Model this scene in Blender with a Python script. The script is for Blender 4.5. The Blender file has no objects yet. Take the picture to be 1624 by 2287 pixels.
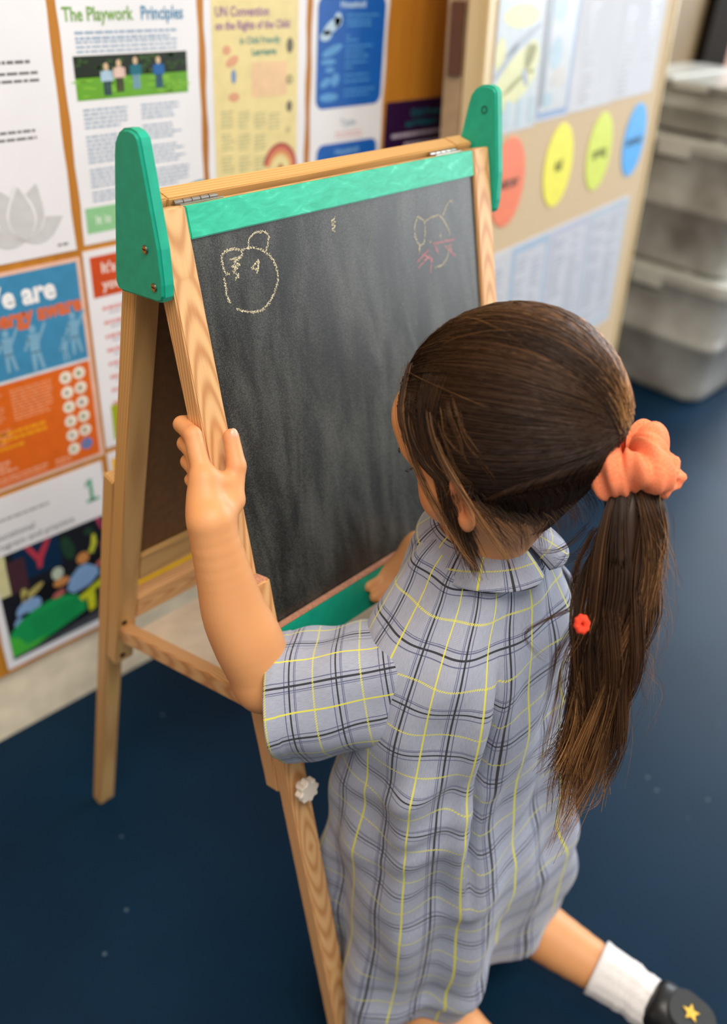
import bpy, bmesh, math, random
import numpy as np
from mathutils import Vector, Matrix, Euler

random.seed(7)
RNG = np.random.default_rng(11)
SC = bpy.context.scene
COL = SC.collection

# ------------------------------------------------------------------ camera
cam_d = bpy.data.cameras.new('camera')
cam = bpy.data.objects.new('camera', cam_d)
COL.objects.link(cam)
CR = Vector((0.7053, -0.7064, 0.0602)); CU = Vector((0.3642, 0.4339, 0.8241)); CD = Vector((0.6082, 0.5593, -0.5632))
m = Matrix((CR, CU, -CD)).transposed().to_4x4()
m.translation = (0, 0, 1.17)
cam.matrix_world = m
cam_d.sensor_fit = 'VERTICAL'
cam_d.sensor_height = 36.0
cam_d.sensor_width = 25.6
cam_d.lens = 1951.57 / 2287 * 36.0
cam_d.clip_start = 0.02
cam_d.dof.use_dof = True
cam_d.dof.focus_distance = 0.74
cam_d.dof.aperture_fstop = 2.7
SC.camera = cam

# ------------------------------------------------------------------ world, lights, exposure
w = bpy.data.worlds.new('world'); SC.world = w; w.use_nodes = True
bg = w.node_tree.nodes['Background']
bg.inputs[0].default_value = (1.0, 0.965, 0.92, 1); bg.inputs[1].default_value = 0.44

def area(name, loc, target, size, energy, color):
    ld = bpy.data.lights.new(name, 'AREA'); ld.shape = 'RECTANGLE'
    ld.size, ld.size_y = size; ld.energy = energy; ld.color = color
    o = bpy.data.objects.new(name, ld); COL.objects.link(o)
    o.location = loc
    o.rotation_euler = (Vector(target) - Vector(loc)).to_track_quat('-Z', 'Y').to_euler()
    return o

area('window_light', (4.3, 0.55, 1.70), (0.6, 0.35, 0.55), (1.9, 1.6), 80, (0.86, 0.93, 1.0))
area('window_light', (3.7, -1.45, 1.30), (0.7, 0.4, 0.6), (1.5, 1.5), 34, (0.90, 0.95, 1.0))
area('ceiling_light', (0.1, -0.5, 2.7), (0.3, 0.2, 0.6), (1.8, 0.9), 44, (1.0, 0.90, 0.78))
vs = SC.view_settings
vs.view_transform = 'Standard'; vs.look = 'None'; vs.gamma = 1.0; vs.use_curve_mapping = False
vs.exposure = 0.34

# ------------------------------------------------------------------ materials
def s2l(c):
    return tuple((x / 12.92 if x <= 0.04045 else ((x + 0.055) / 1.055) ** 2.4) for x in c)
def rgb(r, g, b):
    return s2l((r / 255, g / 255, b / 255)) + (1.0,)

class NT:
    def __init__(self, name):
        self.m = bpy.data.materials.new(name); self.m.use_nodes = True
        self.t = self.m.node_tree; self.b = self.t.nodes['Principled BSDF']
    def n(self, kind, **kw):
        nd = self.t.nodes.new(kind)
        for k, v in kw.items():
            if k.startswith('i_'):
                nd.inputs[k[2:].replace('_', ' ')].default_value = v
            else:
                setattr(nd, k, v)
        return nd
    def l(self, a, b):
        self.t.links.new(a, b)
    def math(self, op, a, b=None, clamp=False):
        nd = self.t.nodes.new('ShaderNodeMath'); nd.operation = op; nd.use_clamp = clamp
        for i, x in enumerate((a, b)):
            if x is None: continue
            if isinstance(x, (int, float)): nd.inputs[i].default_value = x
            else: self.l(x, nd.inputs[i])
        return nd.outputs[0]
    def mix(self, f, a, b, blend='MIX'):
        nd = self.t.nodes.new('ShaderNodeMix'); nd.data_type = 'RGBA'; nd.blend_type = blend
        for s, x in ((nd.inputs[0], f), (nd.inputs[6], a), (nd.inputs[7], b)):
            if isinstance(x, (int, float, tuple)): s.default_value = x
            else: self.l(x, s)
        return nd.outputs[2]
    def ramp(self, f, stops):
        nd = self.t.nodes.new('ShaderNodeValToRGB')
        e = nd.color_ramp.elements
        while len(e) < len(stops): e.new(0.5)
        for el, (p, c) in zip(e, stops): el.position = p; el.color = c
        self.l(f, nd.inputs[0]); return nd.outputs[0]
    def bump(self, h, strength=0.2, dist=0.001):
        nd = self.n('ShaderNodeBump'); nd.inputs['Strength'].default_value = strength; nd.inputs['Distance'].default_value = dist
        self.l(h, nd.inputs['Height']); self.l(nd.outputs[0], self.b.inputs['Normal'])

def plain(name, c, rough=0.5, var=0.06, scale=40, spec=0.5, metal=0.0, bump=0.0):
    t = NT(name)
    tc = t.n('ShaderNodeTexCoord'); no = t.n('ShaderNodeTexNoise'); no.inputs['Scale'].default_value = scale
    no.inputs['Detail'].default_value = 4
    t.l(tc.outputs['Object'], no.inputs['Vector'])
    d = tuple(max(0, x * (1 - var * 2)) for x in c[:3]) + (1,); e = tuple(min(1, x * (1 + var * 2)) for x in c[:3]) + (1,)
    t.l(t.ramp(no.outputs[0], [(0.3, d), (0.7, e)]), t.b.inputs['Base Color'])
    t.b.inputs['Roughness'].default_value = rough; t.b.inputs['Metallic'].default_value = metal
    t.b.inputs['Specular IOR Level'].default_value = spec
    if bump: t.bump(no.outputs[0], bump, 0.002)
    return t.m

_pm = {}
def ink(r, g, b):
    k = (r, g, b)
    if k not in _pm: _pm[k] = plain('ink_%d_%d_%d' % k, rgb(r, g, b), 0.42, 0.03, 60)
    return _pm[k]

def wood(name, light, dark, tilt=0.10, off=0.02, scale=170, rough=0.42, dist=2.2):
    """growth rings of a trunk whose axis leans away from the bar: cathedral grain on the faces"""
    t = NT(name)
    tc = t.n('ShaderNodeTexCoord'); sp = t.n('ShaderNodeSeparateXYZ'); t.l(tc.outputs['Object'], sp.inputs[0])
    oi = t.n('ShaderNodeObjectInfo')
    rnd = t.math('MULTIPLY', oi.outputs['Random'], 0.05)
    zz = t.math('ADD', sp.outputs['Z'], rnd)
    wv = t.math('PINGPONG', zz, 0.19)
    yy = t.math('ADD', sp.outputs['Y'], t.math('ADD', t.math('MULTIPLY', wv, tilt), off))
    cb = t.n('ShaderNodeCombineXYZ'); t.l(sp.outputs['X'], cb.inputs[0]); t.l(yy, cb.inputs[1])
    ln = t.n('ShaderNodeVectorMath', operation='LENGTH'); t.l(cb.outputs[0], ln.inputs[0])
    mp = t.n('ShaderNodeMapping'); mp.inputs['Scale'].default_value = (60, 60, 7); t.l(tc.outputs['Object'], mp.inputs[0])
    no = t.n('ShaderNodeTexNoise'); no.inputs['Scale'].default_value = 1; no.inputs['Detail'].default_value = 3; t.l(mp.outputs[0], no.inputs['Vector'])
    ph = t.math('ADD', t.math('MULTIPLY', ln.outputs['Value'], scale * 6.283), t.math('MULTIPLY', no.outputs[0], dist))
    s = t.math('ADD', t.math('MULTIPLY', t.math('SINE', ph), 0.5), 0.5)
    s = t.math('POWER', s, 1.6)
    mp2 = t.n('ShaderNodeMapping'); mp2.inputs['Scale'].default_value = (900, 900, 25); t.l(tc.outputs['Object'], mp2.inputs[0])
    n2 = t.n('ShaderNodeTexNoise'); n2.inputs['Scale'].default_value = 1; n2.inputs['Detail'].default_value = 2; t.l(mp2.outputs[0], n2.inputs['Vector'])
    mp3 = t.n('ShaderNodeMapping'); mp3.inputs['Scale'].default_value = (14, 14, 3); t.l(tc.outputs['Object'], mp3.inputs[0])
    n3 = t.n('ShaderNodeTexNoise'); n3.inputs['Scale'].default_value = 1; t.l(mp3.outputs[0], n3.inputs['Vector'])
    f = t.math('ADD', t.math('MULTIPLY', s, 0.62), t.math('MULTIPLY', n2.outputs[0], 0.36))
    c = t.mix(f, light, dark)
    c = t.mix(t.math('MULTIPLY', n3.outputs[0], 0.35), c, tuple(x * 0.72 for x in light[:3]) + (1,))
    t.l(c, t.b.inputs['Base Color']); t.b.inputs['Roughness'].default_value = rough
    t.bump(n2.outputs[0], 0.12, 0.0004)
    return t.m

M_WOOD = wood('beech_wood', rgb(240, 196, 138), rgb(186, 116, 62), scale=300, dist=3.0)
M_WOOD2 = wood('rear_pine', rgb(226, 182, 118), rgb(188, 140, 82), tilt=0.02, off=0.06, scale=260)
M_END = plain('end_grain', rgb(196, 140, 112), 0.7, 0.12, 300)
M_STEEL = plain('steel', rgb(190, 185, 178), 0.28, 0.05, 200, metal=1.0)
M_DARKSTEEL = plain('bolt_steel', rgb(58, 55, 54), 0.4, 0.1, 200, metal=0.9)
M_KNOB = plain('white_plastic', rgb(236, 228, 216), 0.45, 0.02, 60)
M_HARD = plain('hardboard', rgb(112, 74, 36), 0.6, 0.08, 120, bump=0.05)
M_CREAM = plain('cream_paint', rgb(240, 226, 198), 0.55, 0.07, 22, bump=0.12)

def green_paint():
    t = NT('green_paint')
    tc = t.n('ShaderNodeTexCoord')
    mp = t.n('ShaderNodeMapping'); mp.inputs['Scale'].default_value = (120, 120, 46); t.l(tc.outputs['Object'], mp.inputs[0])
    no = t.n('ShaderNodeTexNoise'); no.inputs['Scale'].default_value = 1.0; no.inputs['Detail'].default_value = 5; no.inputs['Distortion'].default_value = 1.2
    t.l(mp.outputs[0], no.inputs['Vector'])
    t.l(t.ramp(no.outputs[0], [(0.30, rgb(22, 172, 136)), (0.62, rgb(46, 196, 160)), (0.80, rgb(104, 222, 192))]), t.b.inputs['Base Color'])
    t.b.inputs['Roughness'].default_value = 0.42
    t.bump(no.outputs[0], 0.25, 0.0006)
    return t.m
M_GREEN = green_paint()
M_GREEN_DARK = plain('green_paint_smooth', rgb(8, 168, 138), 0.5, 0.05, 90, bump=0.04)

def chalkboard():
    t = NT('chalkboard')
    tc = t.n('ShaderNodeTexCoord')
    n1 = t.n('ShaderNodeTexNoise'); n1.inputs['Scale'].default_value = 9; n1.inputs['Detail'].default_value = 6; n1.inputs['Distortion'].default_value = 1.5
    mp = t.n('ShaderNodeMapping'); mp.inputs['Scale'].default_value = (2.4, 1, 0.7); mp.inputs['Rotation'].default_value = (0, 0.5, 0)
    t.l(tc.outputs['Object'], mp.inputs[0]); t.l(mp.outputs[0], n1.inputs['Vector'])
    n2 = t.n('ShaderNodeTexNoise'); n2.inputs['Scale'].default_value = 900; n2.inputs['Detail'].default_value = 2; t.l(tc.outputs['Object'], n2.inputs['Vector'])
    n4 = t.n('ShaderNodeTexNoise'); n4.inputs['Scale'].default_value = 60; n4.inputs['Detail'].default_value = 5
    mp4 = t.n('ShaderNodeMapping'); mp4.inputs['Scale'].default_value = (1, 1, 0.16); mp4.inputs['Rotation'].default_value = (0, -0.35, 0)
    t.l(tc.outputs['Object'], mp4.inputs[0]); t.l(mp4.outputs[0], n4.inputs['Vector'])
    f = t.math('ADD', t.math('MULTIPLY', n1.outputs[0], 0.55), t.math('MULTIPLY', n2.outputs[0], 0.6))
    f = t.math('ADD', f, t.math('MULTIPLY', n4.outputs[0], 0.18))
    t.l(t.ramp(f, [(0.40, rgb(14, 15, 15)), (0.60, rgb(34, 36, 35)), (0.84, rgb(84, 86, 82))]), t.b.inputs['Base Color'])
    t.b.inputs['Roughness'].default_value = 0.31
    t.bump(n2.outputs[0], 0.2, 0.0003)
    return t.m
M_BOARD = chalkboard()
M_CHALK = plain('chalk_cream', rgb(214, 203, 172), 0.95, 0.15, 700)
M_CHALK_DIM = plain('chalk_dim', rgb(140, 136, 120), 0.95, 0.15, 700)
M_CHALK_PINK = plain('chalk_pink', rgb(214, 150, 158), 0.95, 0.15, 700)

def floor_mat():
    t = NT('navy_vinyl')
    tc = t.n('ShaderNodeTexCoord')
    n1 = t.n('ShaderNodeTexNoise'); n1.inputs['Scale'].default_value = 3.5; n1.inputs['Detail'].default_value = 5; t.l(tc.outputs['Object'], n1.inputs['Vector'])
    vo = t.n('ShaderNodeTexVoronoi'); vo.inputs['Scale'].default_value = 26; t.l(tc.outputs['Object'], vo.inputs['Vector'])
    n3 = t.n('ShaderNodeTexNoise'); n3.inputs['Scale'].default_value = 5; t.l(tc.outputs['Object'], n3.inputs['Vector'])
    spk = t.math('MULTIPLY', t.math('LESS_THAN', vo.outputs[0], 0.075), t.math('GREATER_THAN', n3.outputs[0], 0.55))
    c = t.ramp(n1.outputs[0], [(0.3, rgb(2, 32, 54)), (0.7, rgb(5, 42, 66))])
    c = t.mix(t.math('MULTIPLY', spk, 0.35), c, rgb(120, 140, 150))
    t.l(c, t.b.inputs['Base Color']); t.b.inputs['Roughness'].default_value = 0.42; t.b.inputs['Specular IOR Level'].default_value = 0.14
    t.bump(n1.outputs[0], 0.05, 0.003)
    return t.m

def pinboard_mat():
    t = NT('pinboard')
    tc = t.n('ShaderNodeTexCoord')
    mp = t.n('ShaderNodeMapping'); mp.inputs['Scale'].default_value = (30, 30, 3); t.l(tc.outputs['Object'], mp.inputs[0])
    n1 = t.n('ShaderNodeTexNoise'); n1.inputs['Scale'].default_value = 1; n1.inputs['Detail'].default_value = 4; t.l(mp.outputs[0], n1.inputs['Vector'])
    t.l(t.ramp(n1.outputs[0], [(0.3, rgb(176, 110, 28)), (0.7, rgb(206, 138, 44))]), t.b.inputs['Base Color'])
    t.b.inputs['Roughness'].default_value = 0.5
    return t.m

def plaid_mat():
    t = NT('plaid_cotton')
    uv = t.n('ShaderNodeUVMap'); uv.uv_map = 'UVMap'
    sp = t.n('ShaderNodeSeparateXYZ'); t.l(uv.outputs[0], sp.inputs[0])
    P = 0.061
    U = t.math('FRACT', t.math('DIVIDE', sp.outputs[0], P)); V = t.math('FRACT', t.math('DIVIDE', sp.outputs[1], 0.048))
    def line(x, c, w):
        d = t.math('ABSOLUTE', t.math('SUBTRACT', x, c))
        return t.math('SUBTRACT', 1.0, t.math('DIVIDE', d, w, ), True) if False else t.math('LESS_THAN', d, w)
    def add(*a):
        r = a[0]
        for b in a[1:]: r = t.math('MAXIMUM', r, b)
        return r
    # woven base: fine threads of grey and white
    wv = t.math('SINE', t.math('MULTIPLY', sp.outputs[0], 6.283 / 0.0011))
    wh = t.math('SINE', t.math('MULTIPLY', sp.outputs[1], 6.283 / 0.0011))
    no = t.n('ShaderNodeTexNoise'); no.inputs['Scale'].default_value = 1.0; no.inputs['Detail'].default_value = 3
    mp = t.n('ShaderNodeMapping'); mp.inputs['Scale'].default_value = (900, 160, 1); t.l(uv.outputs[0], mp.inputs[0]); t.l(mp.outputs[0], no.inputs['Vector'])
    f = t.math('ADD', t.math('MULTIPLY', t.math('ADD', wv, wh), 0.11), t.math('MULTIPLY', no.outputs[0], 0.75))
    c = t.mix(f, rgb(140, 146, 166), rgb(190, 197, 214))
    navy = add(line(U, 0.415, 0.010), line(U, 0.585, 0.010), line(V, 0.40, 0.010), line(V, 0.60, 0.010), line(U, 0.38, 0.006), line(V, 0.37, 0.006))
    c = t.mix(t.math('MULTIPLY', navy, 0.75), c, rgb(50, 58, 104))
    dark = add(line(U, 0.5, 0.021), line(V, 0.5, 0.017))
    c = t.mix(t.math('MULTIPLY', dark, 0.93), c, rgb(20, 21, 32))
    dash = t.math('GREATER_THAN', t.math('SINE', t.math('MULTIPLY', t.math('ADD', sp.outputs[0], sp.outputs[1]), 6.283 / 0.0028)), -0.35)
    yl = add(line(U, 0.0, 0.016), line(U, 1.0, 0.016), t.math('MULTIPLY', add(line(V, 0.0, 0.018), line(V, 1.0, 0.018)), dash))
    c = t.mix(t.math('MULTIPLY', yl, 0.9), c, rgb(226, 222, 66))
    t.l(c, t.b.inputs['Base Color']); t.b.inputs['Roughness'].default_value = 0.85
    t.b.inputs['Sheen Weight'].default_value = 0.15
    t.bump(t.math('ADD', wv, wh), 0.06, 0.0003)
    return t.m

def skin_mat():
    t = NT('skin')
    at = t.n('ShaderNodeAttribute'); at.attribute_name = 'Tint'
    tc = t.n('ShaderNodeTexCoord')
    n1 = t.n('ShaderNodeTexNoise'); n1.inputs['Scale'].default_value = 45; n1.inputs['Detail'].default_value = 5; t.l(tc.outputs['Object'], n1.inputs['Vector'])
    c = t.mix(t.math('MULTIPLY', n1.outputs[0], 0.35), rgb(228, 164, 108), rgb(208, 136, 84))
    c = t.mix(at.outputs['Fac'], c, rgb(196, 100, 84))
    t.l(c, t.b.inputs['Base Color']); t.b.inputs['Roughness'].default_value = 0.5
    t.b.inputs['Subsurface Weight'].default_value = 0.12
    t.b.inputs['Subsurface Radius'].default_value = (0.008, 0.003, 0.0015)
    t.b.inputs['Subsurface Scale'].default_value = 0.5
    n2 = t.n('ShaderNodeTexNoise'); n2.inputs['Scale'].default_value = 700; t.l(tc.outputs['Object'], n2.inputs['Vector'])
    t.bump(n2.outputs[0], 0.06, 0.0004)
    return t.m

def hair_mat():
    t = NT('brown_hair')
    at = t.n('ShaderNodeAttribute'); at.attribute_name = 'Col'
    t.l(at.outputs['Color'], t.b.inputs['Base Color']); t.b.inputs['Roughness'].default_value = 0.48
    t.b.inputs['Specular IOR Level'].default_value = 0.4
    return t.m

def tub_mat():
    t = NT('frosted_plastic')
    tc = t.n('ShaderNodeTexCoord')
    n1 = t.n('ShaderNodeTexNoise'); n1.inputs['Scale'].default_value = 6; n1.inputs['Detail'].default_value = 3; t.l(tc.outputs['Object'], n1.inputs['Vector'])
    t.l(t.ramp(n1.outputs[0], [(0.35, rgb(150, 144, 136)), (0.65, rgb(206, 206, 200))]), t.b.inputs['Base Color'])
    t.b.inputs['Roughness'].default_value = 0.3
    t.b.inputs['Transmission Weight'].default_value = 0.15
    return t.m

M_PAPER = plain('paper', rgb(240, 241, 245), 0.38, 0.015, 12)
M_PLAID = plaid_mat(); M_SKIN = skin_mat(); M_HAIR = hair_mat()

# ------------------------------------------------------------------ mesh helpers
def link(name, me, mat=None, parent=None):
    o = bpy.data.objects.new(name, me); COL.objects.link(o)
    if mat is not None and hasattr(me, 'materials') and not me.materials:
        me.materials.append(mat)
    if parent is not None:
        o.parent = parent
        o.matrix_parent_inverse = WM[parent.name].inverted()
    WM[o.name] = Matrix.Identity(4)
    return o
WM = {}
def setm(o, M):
    o.matrix_basis = M; WM[o.name] = M.copy()
    if o.parent: o.matrix_parent_inverse = WM[o.parent.name].inverted()
def empty(name, loc, label=None, cat=None, group=None):
    o = bpy.data.objects.new(name, None); COL.objects.link(o); o.empty_display_size = 0.05
    o.location = loc; WM[o.name] = Matrix.Translation(loc)
    tag(o, label, cat, group); return o
def tag(o, label=None, cat=None, group=None, kind=None):
    if label: o['label'] = label
    if cat: o['category'] = cat
    if group: o['group'] = group
    if kind: o['kind'] = kind
    return o
def mesh(name, verts, faces, mat=None, parent=None, smooth=False, uv=None):
    me = bpy.data.meshes.new(name)
    me.from_pydata([tuple(v) for v in verts], [], [tuple(f) for f in faces])
    if uv is not None:
        ul = me.uv_layers.new(name='UVMap'); li = np.empty(len(me.loops), int); me.loops.foreach_get('vertex_index', li)
        if callable(uv): dat = uv(me, li)
        else: dat = np.asarray(uv)[li]
        ul.data.foreach_set('uv', np.asarray(dat, np.float32).ravel())
    if smooth: me.polygons.foreach_set('use_smooth', [True] * len(me.polygons))
    me.update()
    return link(name, me, mat, parent)
def bm_obj(name, bm, mat, parent=None, smooth=False):
    me = bpy.data.meshes.new(name); bmesh.ops.recalc_face_normals(bm, faces=bm.faces); bm.to_mesh(me); bm.free()
    if smooth: me.polygons.foreach_set('use_smooth', [True] * len(me.polygons))
    return link(name, me, mat, parent)
def bm_box(bm, lo, hi, bev=0.0, seg=2):
    g = bmesh.ops.create_cube(bm, size=1.0)
    vs_ = g['verts']
    for v in vs_:
        v.co = Vector([lo[i] + (v.co[i] + 0.5) * (hi[i] - lo[i]) for i in range(3)])
    if bev:
        es = list({e for v in vs_ for e in v.link_edges})
        bmesh.ops.bevel(bm, geom=es, offset=bev, segments=seg, affect='EDGES', clamp_overlap=True)
def box(name, lo, hi, mat, parent=None, bev=0.0, M=None, seg=2):
    bm = bmesh.new(); bm_box(bm, lo, hi, bev, seg)
    o = bm_obj(name, bm, mat, parent)
    if M is not None: setm(o, M)
    return o
def bar(name, A, B, wdir, wid, thk, mat, parent, bev=0.0012):
    """a bar whose centre line runs from A to B; local z along it, local x along wdir (its width)"""
    A = Vector(A); B = Vector(B); z = (B - A).normalized(); x = Vector(wdir); x = (x - z * x.dot(z)).normalized(); y = z.cross(x)
    M = Matrix((x, y, z)).transposed().to_4x4(); M.translation = A
    return box(name, (-wid / 2, -thk / 2, 0), (wid / 2, thk / 2, (B - A).length), mat, parent, bev, M)
def prism(name, pts, axis_o, ex, ey, ez, depth, mat, parent, bev=0.0, seg=2):
    """outline pts in the plane (ex, ey) at axis_o, pushed along ez by depth"""
    bm = bmesh.new()
    vs_ = [bm.verts.new((a, b, 0)) for a, b in pts]
    f = bm.faces.new(vs_)
    r = bmesh.ops.extrude_face_region(bm, geom=[f])
    bmesh.ops.translate(bm, verts=[v for v in r['geom'] if isinstance(v, bmesh.types.BMVert)], vec=(0, 0, depth))
    bmesh.ops.recalc_face_normals(bm, faces=bm.faces)
    if bev:
        es = [e for e in bm.edges if len(e.link_faces) == 2 and abs(e.verts[0].co.z - e.verts[1].co.z) < 1e-6]
        bmesh.ops.bevel(bm, geom=es, offset=bev, segments=seg, affect='EDGES', clamp_overlap=True)
    o = bm_obj(name, bm, mat, parent)
    M = Matrix((ex, ey, ez)).transposed().to_4x4(); M.translation = axis_o
    setm(o, M); return o
def rounded(x0, x1, y0, y1, r, n=6):
    out = []
    for cx, cy, a0 in ((x1 - r, y1 - r, 0), (x0 + r, y1 - r, 90), (x0 + r, y0 + r, 180), (x1 - r, y0 + r, 270)):
        for i in range(n + 1):
            a = math.radians(a0 + 90 * i / n); out.append((cx + r * math.cos(a), cy + r * math.sin(a)))
    return out
def catmull(P, n):
    P = np.asarray(P, float); out = []
    Q = np.vstack([2 * P[0] - P[1], P, 2 * P[-1] - P[-2]])
    t = np.linspace(0, len(P) - 1, n)
    i = np.minimum(t.astype(int), len(P) - 2); f = (t - i)[:, None]
    p0, p1, p2, p3 = Q[i], Q[i + 1], Q[i + 2], Q[i + 3]
    return 0.5 * (2 * p1 + (p2 - p0) * f + (2 * p0 - 5 * p1 + 4 * p2 - p3) * f ** 2 + (3 * p1 - p0 - 3 * p2 + p3) * f ** 3)
def ring_loft(rings, uvs=None, cap=False):
    """rings: (R, N, 3) closed loops -> verts, faces"""
    R, N = rings.shape[:2]
    v = rings.reshape(-1, 3)
    f = []
    for r in range(R - 1):
        for i in range(N):
            j = (i + 1) % N
            f.append((r * N + i, r * N + j, (r + 1) * N + j, (r + 1) * N + i))
    if cap:
        f.append(tuple(range(N))[::-1]); f.append(tuple((R - 1) * N + i for i in range(N)))
    return v, f

# ------------------------------------------------------------------ the room
WY = 1.0635                                     # face of the pinboard wall
o = mesh('floor', [(-3, -2.5, 0), (5, -2.5, 0), (5, 2.4, 0), (-3, 2.4, 0)], [(0, 1, 2, 3)], floor_mat()); tag(o, kind='structure')
o = box('wall_back', (-1.6, WY + 0.012, 0), (1.85, WY + 0.14, 2.6), M_CREAM); tag(o, kind='structure')
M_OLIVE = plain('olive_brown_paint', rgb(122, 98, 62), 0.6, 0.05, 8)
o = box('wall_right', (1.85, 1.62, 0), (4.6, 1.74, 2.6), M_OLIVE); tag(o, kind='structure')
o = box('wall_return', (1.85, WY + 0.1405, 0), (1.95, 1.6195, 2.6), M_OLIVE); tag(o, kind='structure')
M_PIN = pinboard_mat()
pin = box('pinboard', (-1.5, WY, 0.140), (1.84, WY + 0.0118, 1.75), M_PIN, bev=0.001)
tag(pin, 'orange-brown wooden pinboard along the cream wall, covered with posters', 'pinboard')

class Plane:
    def __init__(s, o, ex, ey, n): s.o, s.ex, s.ey, s.n = map(Vector, (o, ex, ey, n))
    def p(s, a, b, off=0.0): return s.o + s.ex * a + s.ey * b + s.n * off
WALL = Plane((0, WY, 0), (1, 0, 0), (0, 0, 1), (0, -1, 0))

def sheet(pl, name, x0, x1, z0, z1, label, cat='poster', mat=None, thick=0.0012, group=None, base=0.0, wave=0.0):
    """a laminated sheet of paper: thin box with slightly rippled edges"""
    nx, nz = 8, 12; V = []; F = []
    for side in (0, 1):
        for j in range(nz + 1):
            for i in range(nx + 1):
                a = x0 + (x1 - x0) * i / nx; b = z0 + (z1 - z0) * j / nz
                ed = 1.0 if i in (0, nx) else 0.0
                a += ed * wave * math.sin(j * 1.7 + x0 * 40)
                V.append(pl.p(a, b, base + thick * side))
    n1 = (nx + 1) * (nz + 1)
    idx = lambda s_, i, j: s_ * n1 + j * (nx + 1) + i
    for j in range(nz):
        for i in range(nx):
            F.append((idx(1, i, j), idx(1, i + 1, j), idx(1, i + 1, j + 1), idx(1, i, j + 1)))
            F.append((idx(0, i, j), idx(0, i, j + 1), idx(0, i + 1, j + 1), idx(0, i + 1, j)))
    for j in range(nz):
        for i in (0, nx): F.append((idx(0, i, j), idx(0, i, j + 1), idx(1, i, j + 1), idx(1, i, j)))
    for i in range(nx):
        for j in (0, nz): F.append((idx(0, i, j), idx(0, i + 1, j), idx(1, i + 1, j), idx(1, i, j)))
    o = mesh(name, V, F, mat or M_PAPER)
    tag(o, label, cat, group)
    o['top'] = base + thick
    return o
def decal(pl, par, name, polys, mat, lvl=1):
    V = []; F = []
    off = par['top'] + 0.00025 * lvl
    for P in polys:
        s = len(V); V += [pl.p(a, b, off) for a, b in P]; F.append(tuple(range(s, s + len(P))))
    me = bpy.data.meshes.new(name); me.from_pydata([tuple(v) for v in V], [], F); me.update()
    o_ = link(name, me, mat, par)
    if len(polys) > 1: o_['kind'] = 'stuff'          # printed marks, too small to pick apart
    return o_
def rect(x0, x1, z0, z1): return [(x0, z0), (x1, z0), (x1, z1), (x0, z1)]
def ell(cx, cz, rx, rz, n=20, rot=0.0):
    return [(cx + rx * math.cos(t) * math.cos(rot) - rz * math.sin(t) * math.sin(rot), cz + rx * math.cos(t) * math.sin(rot) + rz * math.sin(t) * math.cos(rot)) for t in [2 * math.pi * i / n for i in range(n)]]
def text_rows(x0, x1, z1, rows, pitch, h, seed=0, ragged=0.3):
    """lines of small print: bars broken into words"""
    r = random.Random(seed); out = []
    for k in range(rows):
        z = z1 - k * pitch; x = x0; end = x1 - (r.random() * ragged * (x1 - x0) if k == rows - 1 or r.random() < 0.3 else r.random() * 0.05 * (x1 - x0))
        while x < end - 0.001:
            wd = min(r.uniform(0.004, 0.013), end - x); out.append(rect(x, x + wd, z - h, z)); x += wd + 0.0018
    return out
def words(pl, par, name, s, x, z, size, mat, lvl=2, align='LEFT', bold=0.0, sx=1.0):
    cu = bpy.data.curves.new('tmp', 'FONT'); cu.body = s; cu.size = size; cu.align_x = align; cu.offset = bold; cu.resolution_u = 2
    to = bpy.data.objects.new('tmp', cu); COL.objects.link(to)
    dg = bpy.context.evaluated_depsgraph_get(); dg.update()
    me = bpy.data.meshes.new_from_object(to.evaluated_get(dg)); me.name = name
    bpy.data.objects.remove(to); bpy.data.curves.remove(cu)
    off = par['top'] + 0.00025 * lvl
    for v in me.vertices:
        v.co = pl.p(x + v.co.x * sx, z + v.co.y, off)
    me.materials.clear(); me.materials.append(mat)
    me.update()
    return link(name, me, None, par)

# ---- row 1
s = sheet(WALL, 'wall_poster', 0.352, 0.560, 0.783, 1.085, 'white poster with a grey lotus flower, left end of the top row', wave=0.0006)
decal(WALL, s, 'small_print', text_rows(0.37, 0.532, 1.009, 1, 0.01, 0.0035, 1, 0) + text_rows(0.37, 0.548, 0.997, 2, 0.008, 0.003, 2, .1) + text_rows(0.37, 0.545, 0.935, 2, 0.008, 0.003, 3, .2) + text_rows(0.535, 0.552, 0.795, 1, .01, .003, 4, 0), ink(120, 120, 122))
def petal(cx, cz, L, wd, rot, n=12):
    out = []
    for i in range(n):
        t = i / (n - 1); out.append((t * L, wd * math.sin(math.pi * t ** 0.8)))
    for i in range(n - 1, 0, -1):
        t = i / (n - 1); out.append((t * L, -wd * math.sin(math.pi * t ** 0.8)))
    c, s_ = math.cos(rot), math.sin(rot)
    return [(cx + a * c - b * s_, cz + a * s_ + b * c) for a, b in out]
LG = ink(208, 209, 211); LW = ink(238, 239, 242)
lx, lz = 0.492, 0.806
decal(WALL, s, 'lotus_flower', [petal(lx, lz, .052, .014, a) for a in (2.2, 0.95)], LG, 1)
decal(WALL, s, 'lotus_flower', [petal(lx, lz, .060, .015, a) for a in (2.75, 0.40)], LG, 1.3)
decal(WALL, s, 'lotus_flower', [petal(lx, lz, .04, .006, .05), petal(lx, lz, .04, .006, 3.09)], LG, 1.6)
decal(WALL, s, 'lotus_outline', [petal(lx, lz, .074, .0205, a) for a in (1.95, 1.22)], LW, 2)
decal(WALL, s, 'lotus_flower', [petal(lx, lz, .072, .0185, a) for a in (1.95, 1.22)], LG, 3)
decal(WALL, s, 'lotus_outline', [petal(lx, lz, .070, .0195, 1.57)], LW, 4)
decal(WALL, s, 'lotus_flower', [petal(lx, lz, .066, .0165, 1.57)], LG, 5)

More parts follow.
